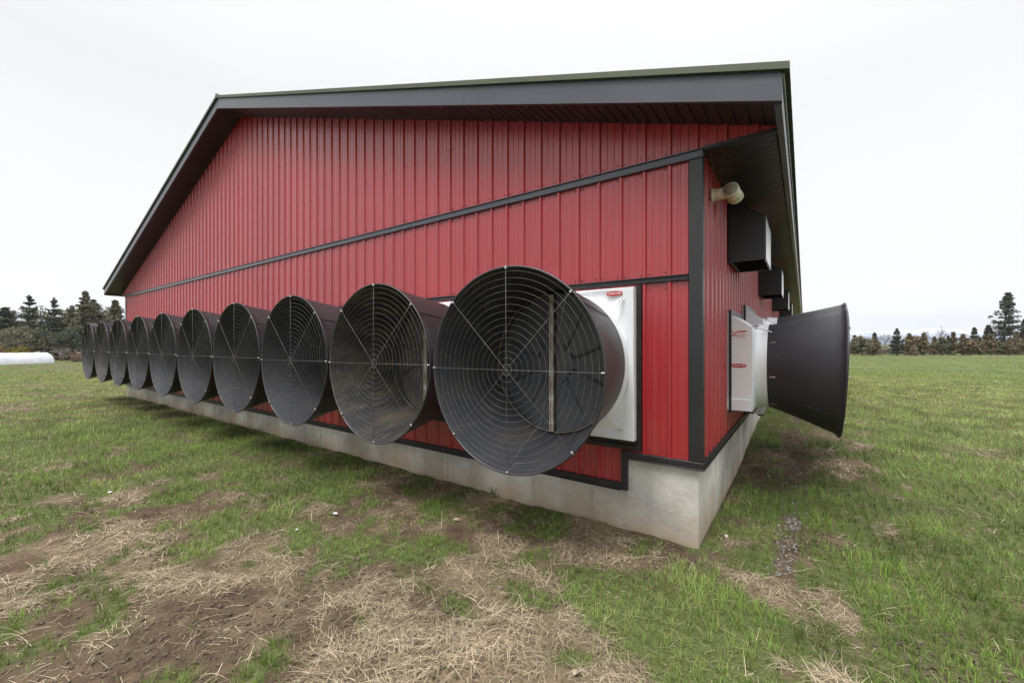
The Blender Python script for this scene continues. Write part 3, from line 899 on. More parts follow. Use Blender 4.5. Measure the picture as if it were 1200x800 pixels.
def make_fan(frame=True, dusty=True, rin=.70, rout=.867, ylen=1.06, hw=.76, zt=.725, zb=-.72, style='flat', drop=-.03, tilt=0.0, y_in=-.21, guard_r=None, strut=True, lipw=.012):
    """local frame: wall in plane y=0, blowing towards -y, origin at housing centre on the wall"""
    root = empty('exhaust_fan')
    n = 96
    # housing
    mb = MB()
    if style == 'flat':
        box_r = [sq(hw, zt, zb, 0, n, pw=26), sq(hw, zt, zb, -.096, n, pw=26), sq(hw - .005, zt - .005, zb + .005, -.104, n, pw=26)]
        face_r = [sq(hw - .005, zt - .005, zb + .005, -.104, n, pw=26), sq(hw - .03, zt - .022, zb + .022, -.106, n, pw=18),
                 sq(hw - .07, zt - .035, zb + .035, -.094, n, pw=8), circ(rin + .03, -.078, n), circ(rin + .018, -.10, n), circ(rin + .014, -.16, n), circ(rin + .014, y_in - .018, n)]
        cz_ = 0
    else:
        cz_ = drop * .55
        box_r = [sq(hw, zt, zb, 0, n, pw=30), sq(hw, zt - .19, zb, -.25, n, pw=30)]
        face_r = [sq(hw, zt - .19, zb, -.25, n, pw=26), sq(hw - .014, zt - .205, zb + .01, -.262, n, pw=14),
                 circ(rin + .035, -.272, n, cz_), circ(rin + .022, -.30, n, cz_), circ(rin + .016, y_in + .04, n, cz_), circ(rin + .014, y_in - .02, n, cz_)]
    mb.loft(box_r, smooth=False)
    mb.loft(face_r, smooth=True)
    hs_ = mb.build('housing', WHITE, root)
    mb = MB()
    mb.loft([circ(rin + .0115, y_in - .019, n, cz_), circ(rin + .004, y_in, n, cz_), circ(rin + .004, -.02, n, cz_)])
    mb.build('throat', DOOR, root)
    # black gasket frame behind the housing
    mb = MB()
    if style == 'flat':
        t = .045
        mb.bbox(hw + .002, hw + t, -.034, -.001, zb - .05, zt + .02, .004)
        mb.bbox(-hw - t, -hw - .002, -.034, -.001, zb - .05, zt + .02, .004)
        mb.bbox(-hw - t, hw + t, -.036, -.002, zb - .10, zb - .052, .004)
        mb.bbox(-hw, hw, -.030, -.001, zb - .049, zb - .003, .003)
    else:
        mb.bbox(-hw - .02, hw + .02, -.045, -.019, zb - .03, zt + .025, .004)
        mb.bbox(-hw - .004, hw + .004, -.26, -.19, zb - .022, zb - .002, .003)
    mb.build('frame', BLACKT, root)
    # cone, with thickness, flared and lipped
    cz0 = 0 if style == 'flat' else drop * .55
    mb = MB(); outer = []; inner = []
    K = 12
    for i in range(K + 1):
        s = i / K
        y = y_in + (-ylen - y_in) * s
        r = rin + .012 + (rout - rin - .012) * (s ** 1.12)
        cz = cz0 + (drop - cz0) * s
        sh = tilt * s
        def ring(rr):
            out_ = []
            for k in range(n):
                a = 2 * math.pi * k / n 
                z = rr * math.sin(a)
                # slight out-of-round sag of the moulded plastic
                w_ = 1 + .004 * math.sin(3 * a + 1.1) * s
                out_.append(Vector((rr * w_ * math.cos(a), y - sh * z / rr * .5 * rr, cz + z * w_)))
            return out_
        outer.append(ring(r + .006)); inner.append(ring(r))
    lip = [[p + Vector((math.cos(2 * math.pi * k / n ) * dr, dy, math.sin(2 * math.pi * k / n ) * dr)) for k, p in enumerate(outer[-1])] for dr, dy in ((.001, .02), (lipw * .85, .014), (lipw, .0), (lipw * .85, -.008), (.002, -.010))]
    mb.loft(outer[:-1] + lip)
    mb.loft([lip[-1], inner[-1]])
    # fan cone shell outside is one face set, inside another: same part
    mb.loft(inner[::-1])
    mb.loft([inner[0], outer[0]])
    co = mb.build('cone', CONE, root)
    co.data.materials.append(CONE_DUSTY)
    nf_in = len(inner) - 1
    tot = len(co.data.polygons)
    start = (len(outer[:-1]) + len(lip) - 1) * n
    for i in range(start, tot): co.data.polygons[i].material_index = 1 if dusty else 0
    # sheet overlap seam and rivets down the cone
    for ang in (R(38), R(218)):
        mb = MB()
        a0 = Vector((math.cos(ang), 0, math.sin(ang)))
        p0 = a0 * (rin + .019) + Vector((0, y_in - .02, cz0)); p1 = a0 * (rout + .007) + Vector((0, -ylen + .02, drop))
        mb.tube([p0, p0.lerp(p1, .5), p1], .004, 5)
        for q in range(8):
            c = p0.lerp(p1, (q + .5) / 8)
            mb.tube([c - a0 * .002, c + a0 * .007], .006, 6)
        mb.build('cone_seam', CONE, co)
    # guard: concentric wires, 4 diameters, hub ring
    g = MB()
    gy = -ylen - .006; gr = rout - .012
    yy = lambda z: gy - tilt * (z - drop) * .5
    nr = 15
    for i in range(1, nr + 1):
        rad = gr * (i - .15) / (nr + .15)
        rings = []
        seg = 72; ms = 4
        for k in range(seg + 1):
            a = 2 * math.pi * k / seg; u = Vector((math.cos(a), 0, math.sin(a)))
            wr = .0013 if i > 1 else .003
            wob = 1 + .003 * math.sin(2 * a + i)
            rings.append([Vector((0, yy(drop + rad * math.sin(a)), drop)) + u * (rad * wob + wr * math.cos(2 * math.pi * m_ / ms)) + Vector((0, wr * math.sin(2 * math.pi * m_ / ms), 0)) for m_ in range(ms)])
        g.loft(rings)
    for k in range(4):
        a = math.pi * k / 4 + .01
        u = Vector((math.cos(a), 0, math.sin(a)))
        A_ = Vector((0, 0, drop)) + u * (rout + .002); B_ = Vector((0, 0, drop)) - u * (rout + .002)
        A_.y = yy(A_.z) - .005; B_.y = yy(B_.z) - .005
        g.tube([A_, A_.lerp(B_, .5) + Vector((0, -.004, 0)), B_], .0021, 5)
    gd = g.build('guard', GALV, root)
    for k in range(8):
        a = math.pi * k / 4 + .01
        u = Vector((math.cos(a), 0, math.sin(a)))
        c = Vector((0, 0, drop)) + u * (rout - .004); c.y = yy(c.z) - .006
        b_ = MB()
        b_.tube([c + Vector((0, .016, 0)), c + Vector((0, -.008, 0))], .009, 6)
        b_.tube([c + Vector((0, -.001, 0)) - u * .006, c + u * .020], .006, 5)
        b_.build('bolt', BOLT, gd)
    # damper: two half discs with pressed ribs, centre post
    yd = y_in - .055
    for s in (-1, 1):
        d_ = MB()
        ring0 = [Vector((s * .022, yd, cz0 - (rin - .02)))]
        m_ = 36
        pts = [Vector((s * (.022 + (rin - .03) * math.sin(math.pi * k / m_)), yd + .09 * math.sin(math.pi * k / m_), cz0 - (rin - .012) * math.cos(math.pi * k / m_))) for k in range(m_ + 1)]
        # fan of quads between post line and arc
        rows = []
        for q in range(7):
            f_ = q / 6
            rows.append([Vector((s * .022 + (p.x - s * .022) * f_, yd + (p.y - yd) * f_ + .0, p.z)) for p in pts])
        d_.loft(rows, closed=False)
        dd = d_.build('damper_door', DOOR, root)
        rb = MB()
        for ang in (62, 20, -22, -62):
            a = R(ang)
            for (r0, r1) in ((.18, .60),):
                p0 = Vector((s * (.06 + r0 * math.cos(a) * rin * 1.2), yd - .004 + .09 * r0 * .8, cz0 + rin * r0 * math.sin(a) * 1.25))
                p1 = Vector((s * (.06 + r1 * math.cos(a) * rin * 1.25), yd - .004 + .09 * r1 * .95, cz0 + rin * r1 * math.sin(a) * 1.35))
                rb.tube([p0, p1], [.013, .010], 6)
                q_ = p0 + Vector((s * -.03, 0, .05 if ang > 0 else -.05))
                rb.tube([p0, q_], [.013, .008], 6)
        rb.build('rib', DOOR, dd)
    if strut:
        st = MB()
        for dx in (-.020, .012):
            st.bbox(dx, dx + .009, yd - .055, yd - .02, cz0 - rin + .02, cz0 + rin - .02, .002)
        st.bbox(-.013, .014, yd - .034, yd - .020, cz0 - rin + .02, cz0 + rin - .02, .002)
        for q in range(6):
            z_ = cz0 - rin + .1 + q * (2 * rin - .2) / 5
            st.tube([(-.032, yd - .045, z_), (.032, yd - .045, z_)], .005, 6)
        st.build('centre_post', STRUT, root)
        ri = MB()
        ri.torus((0, yd + .0, cz0), rin - .004, .008, 'y', 80, 5)
        ri.torus((0, y_in + .002, cz0), rin + .010, .006, 'y', 80, 5)
        ri.build('inlet_ring', DUSTRING, root)
        cb = MB()
        cb.tube([(.55, -ylen + .03, drop + .62), (.18, yd - .3, .1), (.02, yd - .28, -.55), (-.05, -ylen + .1, drop - .84)], .003, 5)
        cb.build('pull_cable', GALV, root)
    # straps holding the cone
    if style == 'flat':
        for (ang, s, zc) in ((42, 1, 1), (-42, 1, -1), (138, -1, 1), (-138, -1, -1)):
            a = R(ang)
            p0 = Vector((s * (hw - .10), -.104, zc * (.725 - .10)))
            p1 = Vector((math.cos(a) * (rin + .02), -.215, math.sin(a) * (rin + .02)))
            mid = p0.lerp(p1, .25) + Vector((0, -.035, 0))
            b_ = MB()
            up = (p1 - p0).cross(Vector((0, 1, 0))).normalized() * .017
            th = Vector((0, -.005, 0))
            rings = []
            for p in (p0, mid, p1):
                rings.append([p - up, p + up, p + up + th, p - up + th])
            b_.loft(rings, cap0=True, cap1=True, smooth=False)
            bo = b_.build('strap', WHITE, root)
            b_ = MB()
            for f_ in (.05, .16):
                c = p0.lerp(mid, f_ * 4)
                b_.tube([c, c + Vector((0, -.014, 0))], .008, 6)
            b_.build('strap_bolt', STRUT, bo)
    else:
        for s_ in (-1, 1):
            b_ = MB(); a = R(52)
            p0 = Vector((s_ * hw * .82, -.238, zt - .178)); p1 = Vector((s_ * math.cos(a) * (rin + .022), y_in - .035, cz0 + math.sin(a) * (rin + .022)))
            b_.tube([p0, p0.lerp(p1, .5) + Vector((0, 0, .015)), p1], .009, 6)
            b_.build('strap', WHITE, root)
    return root

def add_logo(root, cx, cz, w_, h_, fn, Mtext, off):
    mb = MB(); hexbadge(mb, cx, cz, w_, h_, fn, off, off + .003)
    lb = mb.build('logo_badge', LOGO_RED, root)
    text_mesh("CHORE-TIME", h_ * .50, LOGO_WHITE, 'logo_text', lb, Mtext)
    return lb

fan0 = make_fan()
# flat badge in upper right corner of the housing (seen from outside)
Mt = Matrix.Translation((.575, -.1125, .672)) @ Matrix.Rotation(R(90), 4, 'X')
add_logo(fan0, .575, .672, .155, .046, lambda x, z, t: (x, -t, z), Mt, .108)
fan0.location = (-1.31, -.001, 1.60)
ordinal = ['nearest the barn corner, largest in view, its centre post showing inside', 'second from the barn corner, its inside brown with dust', 'third from the barn corner, between the dusty one and the fourth',
           'fourth from the barn corner, under the middle of the belt trim', 'fifth from the barn corner', 'sixth from the barn corner', 'fifth from the far left end', 'fourth from the far left end of the row',
           'third from the far left end of the row', 'second from the far left end, its mouth a narrow oval', 'at the far left end']
labs = ['black cone fan nearest the barn corner, largest of the row, centre post showing inside',
        'second black cone fan from the barn corner, inside brown with dust',
        'third black cone fan from the barn corner, right beside the dusty brown one',
        'fourth black cone fan from the barn corner, counting along the gable',
        'fifth black cone fan from the barn corner along the gable',
        'sixth black cone fan from the barn corner, fifth from the far left end',
        'black cone fan fourth from the far left end of the gable row',
        'black cone fan third from the far left end of the gable row',
        'black cone fan second from the far left end, a narrow oval in view',
        'black cone fan at the far left end, jutting against the distant trees']
random.seed(21)
for i in range(10):
    f = fan0 if i == 0 else copy_tree(fan0)
    f.location = (-1.31 - 1.815 * i, -.001, 1.60)
    if i: f.rotation_euler = (R(random.uniform(-.4, .4)), R(random.uniform(-3, 3)) * 0, 0)
    if i in DUST:
        for c_ in f.children:
            if c_.name.startswith('cone'):
                c_.data = c_.data.copy(); c_.data.materials[1] = DUST[i]
            if i == 1 and c_.name.startswith('damper_door'):
                c_.data = c_.data.copy(); c_.data.materials[0] = DOOR_DUSTY
    tag(f, labs[i], 'exhaust fan', 'black cone exhaust fans along the gable wall')

# side wall fans
def side_fan(yc, zc, s, label, **kw):
    f = make_fan(dusty=False, style='hood', strut=False, **kw)
    f.rotation_euler = (0, 0, R(90)); f.location = (.019, yc, zc)
    tag(f, label, 'exhaust fan', 'cone exhaust fans on the side wall')
    return f
fa = side_fan(2.005, 1.60, 1, 'smaller cone fan on the side wall, nearer, with white hooded housing and red stickers', rin=.48, rout=.69, ylen=1.07, hw=.565, zt=.56, zb=-.57, drop=-.13, tilt=.09, y_in=-.385, lipw=.024)
fb = side_fan(3.62, 1.565, 1, 'larger cone fan on the side wall, standing behind the smaller one', rin=.64, rout=.835, ylen=1.17, hw=.75, zt=.765, zb=-.765, drop=-.05, tilt=.05, y_in=-.40, lipw=.020)
# stickers on the near side plate of fan a (local x = -hw face looks to world -y)
hwA = .565
def fnA(x, z, t): return (-hwA - t, -x, z)
MtA = Matrix.Translation((-hwA - .0045, -.117, -.055)) @ Matrix.Rotation(R(-90), 4, 'Z') @ Matrix.Rotation(R(90), 4, 'X')
lb = add_logo(fa, .117, -.055, .15, .046, fnA, MtA, .001)
mb = MB()
def quadA(x0, x1, z0, z1, t, skew=0):
    a = [fnA(x0, z0, t), fnA(x1, z0 + skew, t), fnA(x1, z1 + skew, t), fnA(x0, z1, t)]
    b = [fnA(x0, z0, t + .0012), fnA(x1, z0 + skew, t + .0012), fnA(x1, z1 + skew, t + .0012), fnA(x0, z1, t + .0012)]
    mb.quad_add(a + b, [(0, 1, 2, 3), (7, 6, 5, 4), (0, 4, 5, 1), (1, 5, 6, 2), (2, 6, 7, 3), (3, 7, 4, 0)])
quadA(.035, .20, .255, .345, .0012)
stk = mb.build('warning_sticker', LOGO_WHITE, fa)
mb = MB()
c0 = (.075, .305)
for ang in (20, 110, 200, 290):         # little fan rotor mark
    a = R(ang + 25); u = (math.cos(a), math.sin(a)); v = (-u[1], u[0])
    pts = [(c0[0] + u[0] * r_ + v[0] * q, c0[1] + (u[1] * r_ + v[1] * q)) for r_, q in ((.006, -.004), (.036, -.010), (.040, .006), (.006, .004))]
    a_ = [fnA(x, z, .003) for x, z in pts]; b_ = [fnA(x, z, .004) for x, z in pts]
    mb.quad_add(a_ + b_, [(0, 1, 2, 3), (7, 6, 5, 4), (0, 4, 5, 1), (1, 5, 6, 2), (2, 6, 7, 3), (3, 7, 4, 0)])
quadA(.108, .196, .326, .341, .003)
for k in range(4):
    quadA(.112, .19 - .012 * (k % 2), .268 + .013 * k, .271 + .013 * k, .003)
mb.build('sticker_print', LOGO_RED, stk)
mb = MB()   # folded bottom flange and tab on the side plate
mb.quad_add([(-hwA - .001, 0, -.43), (-hwA - .001, -.24, -.43), (-hwA - .014, -.24, -.44), (-hwA - .014, 0, -.44), (-hwA - .010, -.245, -.565), (-hwA - .010, 0, -.565)],
            [(0, 1, 2, 3), (3, 2, 4, 5), (0, 3, 5), (1, 4, 2)])
mb.build('side_flange', WHITE, fa)
# cone ribs (stiffening tabs) on the side fan cone
mb = MB()
for k in range(8):
    a = math.pi * k / 4 + .2
    u = Vector((math.cos(a), 0, math.sin(a)))
    for f_ in (.02,):
        c = u * (.502) + Vector((0, -.41, -.075))
        mb.tube([c, c + Vector((0, -.055, 0)) + u * .014], .005, 5)
mb.build('cone_clip', STRUT, fa)

# ------------------------------------------------------------------ intake hoods under the side eave
def hood():
    root = empty('intake_hood')
    mb = MB()
    y0, y1, X, zb, zo, zi = -.425, .425, .368, 0, .47, .70
    t = .008
    # shell: two side panels, top, thin walled, open below
    for y in (y0, y1 - t):
        vs = [(.003, y, zb), (X, y, zb), (X, y, zo), (.003, y, zi), (.003, y + t, zb), (X, y + t, zb), (X, y + t, zo), (.003, y + t, zi)]
        mb.quad_add(vs, [(0, 1, 2, 3), (7, 6, 5, 4), (0, 4, 5, 1), (1, 5, 6, 2), (2, 6, 7, 3), (3, 7, 4, 0)])
    vs = [(.003, y0 - .01, zi), (X + .012, y0 - .01, zo - .002), (X + .012, y1 + .01, zo - .002), (.003, y1 + .01, zi)]
    vs += [(a, b, c + t) for a, b, c in vs]
    mb.quad_add(vs, [(3, 2, 1, 0), (4, 5, 6, 7), (0, 1, 5, 4), (1, 2, 6, 5), (2, 3, 7, 6), (3, 0, 4, 7)])
    mb.build('hood_shell', SOFF, root)
    mb = MB()
    mb.bbox(X + .001, X + .010, y0 + .002, y1 - .002, zb - .004, zo - .006, .002)
    mb.build('front_panel', HPANEL, root)
    mb = MB()
    for y in (y0 - .003, y1 - .009): mb.bbox(X - .004, X + .014, y, y + .012, zb - .006, zo - .004, .002)
    mb.bbox(X - .004, X + .014, y0 + .010, y1 - .010, zb - .016, zb - .005, .002)
    mb.bbox(.003, X - .005, y0 - .002, y0 + .011, zb - .008, zb - .0005, .002)
    mb.bbox(.003, X - .005, y1 - .011, y1 + .002, zb - .008, zb - .0005, .002)
    mb.bbox(.020, .030, y0 + .012, y1 - .012, zb - .010, zb + .0, .002)
    mb.build('edge_strip', CHAR, root)
    mb = MB()
    mb.box(.021, .026, y0 + .01, y1 - .01, zb + .002, zi - .05)
    mb.build('inlet_mesh', SEAM, root)
    return root
HPANEL = mat('sky_sheen_hood_panel', (.62, .64, .68), .16, 0.0, coat=.5)  # pale blue-white base stands for sky reflected in the panel
h0 = hood()
hl = ['black intake hood on the side wall, nearest, under the eave behind the cream vent', 'second black intake hood along the side wall, half behind the nearest one',
      'third black intake hood along the side wall, small in the distance', 'fourth black intake hood along the side wall, barely peeking out', 'farthest black intake hood along the side wall']
for i in range(4):
    h = h0 if i == 0 else copy_tree(h0)
    h.location = (.017, 1.925 + 3.98 * i, 2.75)
    tag(h, hl[i], 'intake hood', 'black intake hoods under the side eave')

# ------------------------------------------------------------------ pipe vent
vp = empty('pipe_vent', (.012, .48, 3.225))
tag(vp, 'cream plastic elbow vent pipe with round grille on the side wall near the corner', 'vent pipe')
mb = MB()
mb.tube([(0, 0, 0), (.08, 0, 0), (.19, .0, .0)], .055, 24)
mb.tube([(0, 0, 0), (.03, 0, 0)], .062, 24)
mb.build('pipe', CREAM, vp)
ax = Vector((-.12, -.95, .17)).normalized(); c = Vector((.185, .015, -.012))
mb = MB()
mb.tube([c - ax * .085, c + ax * .085], .066, 28)
mb.tube([c - ax * .086, c - ax * .05], .071, 28)
mb.tube([c + ax * .045, c + ax * .086], .0705, 28)
tee = mb.build('vent_hood', CREAM, vp)
mb = MB()
sd_ = ax.cross(Vector((0, 0, 1))).normalized(); up = sd_.cross(ax).normalized()
for k in range(-4, 5):
    q = k * .013; hwid = math.sqrt(max(.062 ** 2 - q * q, 0))
    a = c + ax * .0885 + up * q
    mb.tube([a - sd_ * hwid, a + sd_ * hwid], .0028, 5)
mb.build('grille', CREAM, tee)
mb = MB()
mb.tube([c + ax * .0862, c + ax * .0870], .060, 24)
mb.build('opening', var_mat('vent_shade_disc', (.16, .14, .11), (.08, .07, .06), 40, (.8, .9)), tee)  # dark disc painted as the shade behind the grille bars
# cobwebs above the vent
mb = MB()
random.seed(4)
A_ = Vector((.012, .42, 3.30))
for k in range(4):
    a = Vector((.03 + random.random() * .18, .05 + random.random() * .4, 3.495)); b = Vector((.02 + random.random() * .17, .42 + random.random() * .08, 3.30))
    mid = a.lerp(b, .5) + Vector((random.uniform(-.02, .02), random.uniform(-.04, .04), -.03))
    mb.tube([a, mid, b], .0008, 4)
cw = mb.build('cobweb', mat('dusty_cobweb', (.3, .27, .22), .9))
tag(cw, 'dusty cobweb strands hanging from the soffit above the cream vent pipe', 'cobweb')

# ------------------------------------------------------------------ bits on the ground
def rock(name, px, py, s, colr, label, cat, flat=.6, seed=0, group=None):
    p = P(px, py); rg = np.random.default_rng(seed)
    import bmesh
    bm = bmesh.new(); bmesh.ops.create_icosphere(bm, subdivisions=2, radius=1)
    k = rg.random(3) * 5
    for v in bm.verts:
        f = 1 + .25 * math.sin(v.co.x * 3 + k[0]) * math.cos(v.co.y * 2.5 + k[1]) + .1 * math.sin(v.co.z * 6 + k[2])
        v.co = Vector((v.co.x * s[0] * f, v.co.y * s[1] * f, v.co.z * s[2] * f))
    me = bpy.data.meshes.new(name); bm.to_mesh(me); bm.free()
    me.materials.append(var_mat(name + '_surface', colr, tuple(c_ * .7 for c_ in colr), 30, (.8, .9), bmp=.3))
    o = bpy.data.objects.new(name, me); COL.objects.link(o)
    o.location = (p.x, p.y, float(ground_z(p.x, p.y)) + s[2] * .6 + .012)
    o.rotation_euler = (0, .1, seed * 1.7)
    tag(o, label, cat, group)
    return o
rock('stone', 674, 789, (.022, .013, .012), (.42, .33, .23), 'tan oval stone on the straw at the bottom edge, nearest the photographer', 'stone', seed=1)
rock('stone', 535, 609, (.045, .020, .012), (.50, .40, .30), 'flat tan stone chip on the grass below the dusty second fan', 'stone', seed=2)
rock('stone', 851, 629, (.028, .018, .014), (.6, .52, .44), 'pale stone in the grass just right of the footing corner', 'stone', seed=3)
rock('paper_scrap', 393, 601, (.03, .02, .010), (.75, .75, .74), 'white scrap lying in the grass below the third and fourth fans', 'litter', seed=4)
rock('paper_scrap', 348, 622, (.016, .013, .008), (.72, .72, .72), 'small white scrap left of the larger one on the yard grass', 'litter', seed=5)
rock('paper_scrap', 129, 577, (.022, .016, .008), (.75, .75, .75), 'small white scrap on the straw at the left of the yard', 'litter', seed=6)

def weed(px, py, hgt, n, label, seed):
    p = P(px, py); rg = np.random.default_rng(seed)
    z = float(ground_z(p.x, p.y))
    x = rg.normal(0, .025, n); y = rg.normal(0, .02, n)
    col = np.array([.07, .115, .03]) * (0.7 + .7 * rg.random((n, 1)))
    o = ribbons(x, y, np.full(n, -.01), rg.random(n) * 6.28, .1 + rg.random(n) * .5, hgt * (.5 + .5 * rg.random(n)), np.full(n, .006), .3 + rg.random(n) * .9, 4, col, 'weed_tuft', GRASSM)
    o.location = (p.x, p.y, z)
    tag(o, label, 'weed')
weed(578, 577, .20, 60, 'taller spiky weed tuft against the footing under the nearest gable fan', 3)
weed(757, 639, .13, 26, 'sparse weed tuft at the footing just left of the barn corner', 4)

# ------------------------------------------------------------------ far objects
def gz(p): return float(ground_z(p.x, p.y))
BARK = var_mat('bark', (.10, .08, .062), (.16, .13, .10), 4, (.9, .95))
def foliage_mat(name, base):
    m = mat(name, base, .75, spec=.2)
    at = N(m, "ShaderNodeAttribute"); at.attribute_name = 'tint'
    c = mixc(m, 1.0, base, at.outputs['Color'], 'MULTIPLY')
    L(m, c, bsdf(m).inputs['Base Color'])
    return m
FM = {'dark': foliage_mat('dark_conifer_foliage', (.088, .098, .070)), 'olive': foliage_mat('olive_foliage', (.160, .155, .105)),  # dark and olive are lightened to imitate haze
      'brown': foliage_mat('browning_cypress_foliage', (.20, .160, .100)), 'yellow': foliage_mat('yellow_shrub_foliage', (.24, .20, .035)),
      'orange': foliage_mat('orange_shrub_foliage', (.30, .17, .08)), 'pinkbrown': foliage_mat('brown_hedge_foliage', (.24, .17, .14))}
GREYTWIG = var_mat('grey_twigs', (.20, .18, .17), (.27, .24, .22), 2, (.9, .95))

def leaf_cloud(centers, radii, per, size, rg, flat=.6):
    """small triangles around clump centres"""
    c = np.repeat(np.array(centers), per, 0); r = np.repeat(np.array(radii), per)
    n = len(c)
    d = rg.normal(0, 1, (n, 3)); d /= np.linalg.norm(d, axis=1, keepdims=True)
    d *= (rg.random((n, 1)) ** .4); d[:, 2] *= flat
    p = c + d * r[:, None]
    a = rg.normal(0, 1, (n, 3)); a /= np.linalg.norm(a, axis=1, keepdims=True)
    b = np.cross(a, rg.normal(0, 1, (n, 3))); b /= np.linalg.norm(b, axis=1, keepdims=True)
    s = size * (.6 + .8 * rg.random((n, 1)))
    V = np.stack([p - a * s * .5, p + a * s * .5, p + b * s], 1).reshape(-1, 3)
    F = np.arange(n * 3).reshape(-1, 3)
    tone = np.repeat((.7 + .6 * rg.random(len(centers))), per) * (.75 + .5 * rg.random(n))
    C = np.ones((n, 3, 4)); C[:, :, :3] = tone[:, None, None]
    return V, F, C.reshape(-1, 4)

def conifer_mesh(h, wd, kind, seed, start=.12, ragged=.3, flat=.35, layers=None, droop=.0):
    rg = np.random.default_rng(seed); cs = []; rs = []
    layers = layers or int(h * 1.9); limbs = MB()
    lean = rg.normal(0, .02 * h, 2)
    limbs.tube([(0, 0, -.8), (lean[0] * .3, lean[1] * .3, h * .5), (lean[0], lean[1], h * .97)], [h * .022, h * .014, h * .003], 7)
    for i in range(layers):
        f = start + (1 - start) * min(.97, ((i + rg.random() * 1.1) / layers))
        z = h * f
        w_ = wd * .56 * ((1 - f) ** .85 + .02) * (1 - ragged * rg.random())
        if f < start + .12: w_ *= .8
        nb = rg.integers(4, 7); a0 = rg.random() * 6.28
        for k in range(nb):
            if rg.random() < ragged * .45: continue
            a = a0 + k * 6.283 / nb + rg.normal(0, .25); L_ = w_ * (.65 + .5 * rg.random())
            tip = Vector((lean[0] * f + math.cos(a) * L_, lean[1] * f + math.sin(a) * L_, z + L_ * (.15 - droop)))
            o_ = Vector((lean[0] * f, lean[1] * f, z))
            limbs.tube([o_, tip], [h * .005, h * .0015], 4, False)
            m_ = max(2, int(L_ / (wd * .11)))
            for q in range(m_):
                t = (q + .6) / m_
                p = o_.lerp(tip, t); cs.append(tuple(p)); rs.append((wd * (.10 if ragged > .48 else .125) * (1.15 - .5 * t)) * (1.12 - .95 * f) + .08)
    for q in range(6):
        f = .86 + .026 * q; cs.append((lean[0] * f, lean[1] * f, h * f)); rs.append(h * (.03 - .0045 * q) + .05)
    return cs, rs, limbs, rg

def tree_conifer(name, p, h, wd, kind, label, cat, group, seed, size=.28, per=30, **kw):
    root = empty(name, (p.x, p.y, gz(p)))
    cs, rs, limbs, rg = conifer_mesh(h, wd, kind, seed, **kw)
    limbs.build('trunk', BARK, root)
    V, F, C = leaf_cloud(cs, rs, per, size, rg, .62)
    o = np_mesh('crown', V, F, FM[kind], False, C); o.parent = root
    tag(root, label, cat, group)
    return root

def tree_round(name, p, h, wd, kind, label, cat, group, seed, size=.25, per=60, low=.1, nclump=60):
    root = empty(name, (p.x, p.y, gz(p)))
    rg = np.random.default_rng(seed); cs = []; rs = []; limbs = MB()
    limbs.tube([(0, 0, -.6), (0, 0, h * .4), (.1, 0, h * .7)], [wd * .04, wd * .025, wd * .01], 6)
    for i in range(nclump):
        u = rg.normal(0, 1, 3); u /= np.linalg.norm(u); q = rg.random() ** .35
        cz = h * (low + (1 - low) * .5)
        c = (u[0] * q * wd * .46, u[1] * q * wd * .46, cz + u[2] * q * h * (1 - low) * .46)
        cs.append(c); rs.append(wd * rg.uniform(.07, .13))
        if i % 4 == 0: limbs.tube([(0, 0, h * .3), c], [wd * .012, wd * .003], 4, False)
    limbs.build('trunk', BARK, root)
    V, F, C = leaf_cloud(cs, rs, per, size, rg, .8)
    o = np_mesh('crown', V, F, FM[kind], False, C); o.parent = root
    tag(root, label, cat, group)
    return root

def tree_bare(name, p, h, wd, label, cat, group, seed, depth=6, trunk=.35, r0=None, twigs=4):
    root = empty(name, (p.x, p.y, gz(p)))
    rg = np.random.default_rng(seed); mb = MB(); tw = MB()
    r0 = r0 or h * .018
    def grow(a, d, ln, r, k):
        b = a + d * ln
        (mb if k > depth - 3 else tw).tube([a, a.lerp(b, .5) + Vector(rg.normal(0, ln * .05, 3)), b], [r, r * .85, r * .7], 5 if k > depth - 3 else 3, False)
        if k == 0: return
        for _ in range(3 if k > 1 else twigs):
            nd = (d + Vector(rg.normal(0, .42 * wd / h * 1.6, 3)) + Vector((0, 0, .12))).normalized()
            grow(b if rg.random() < .6 else a.lerp(b, .7), nd, ln * rg.uniform(.62, .85), max(r * .62, .012), k - 1)
    grow(Vector((0, 0, -.3)), Vector((0, 0, 1)), h * trunk, r0, depth)
    mb.build('trunk', GREYTWIG, root); tw.build('branches', GREYTWIG, root)
    tag(root, label, cat, group)
    return root

GL = 'trees beyond the left field'
def at(px, z): return P(px, z=z)
K1 = 482.0
def hgt(top, z, p): return CAM[2] + (403 - top) / K1 * z - gz(p)
def C_(name, px, z, top, wpx, kind, label, cat, group, seed, **kw):
    p = at(px, z); return tree_conifer(name, p, hgt(top, z, p), wpx / K1 * z, kind, label, cat, group, seed, **kw)
def R_(name, px, z, top, wpx, kind, label, cat, group, seed, **kw):
    p = at(px, z); return tree_round(name, p, hgt(top, z, p), wpx / K1 * z, kind, label, cat, group, seed, **kw)
def B_(name, px, z, top, wpx, label, cat, group, seed, **kw):
    p = at(px, z); return tree_bare(name, p, hgt(top, z, p), wpx / K1 * z, label, cat, group, seed, **kw)

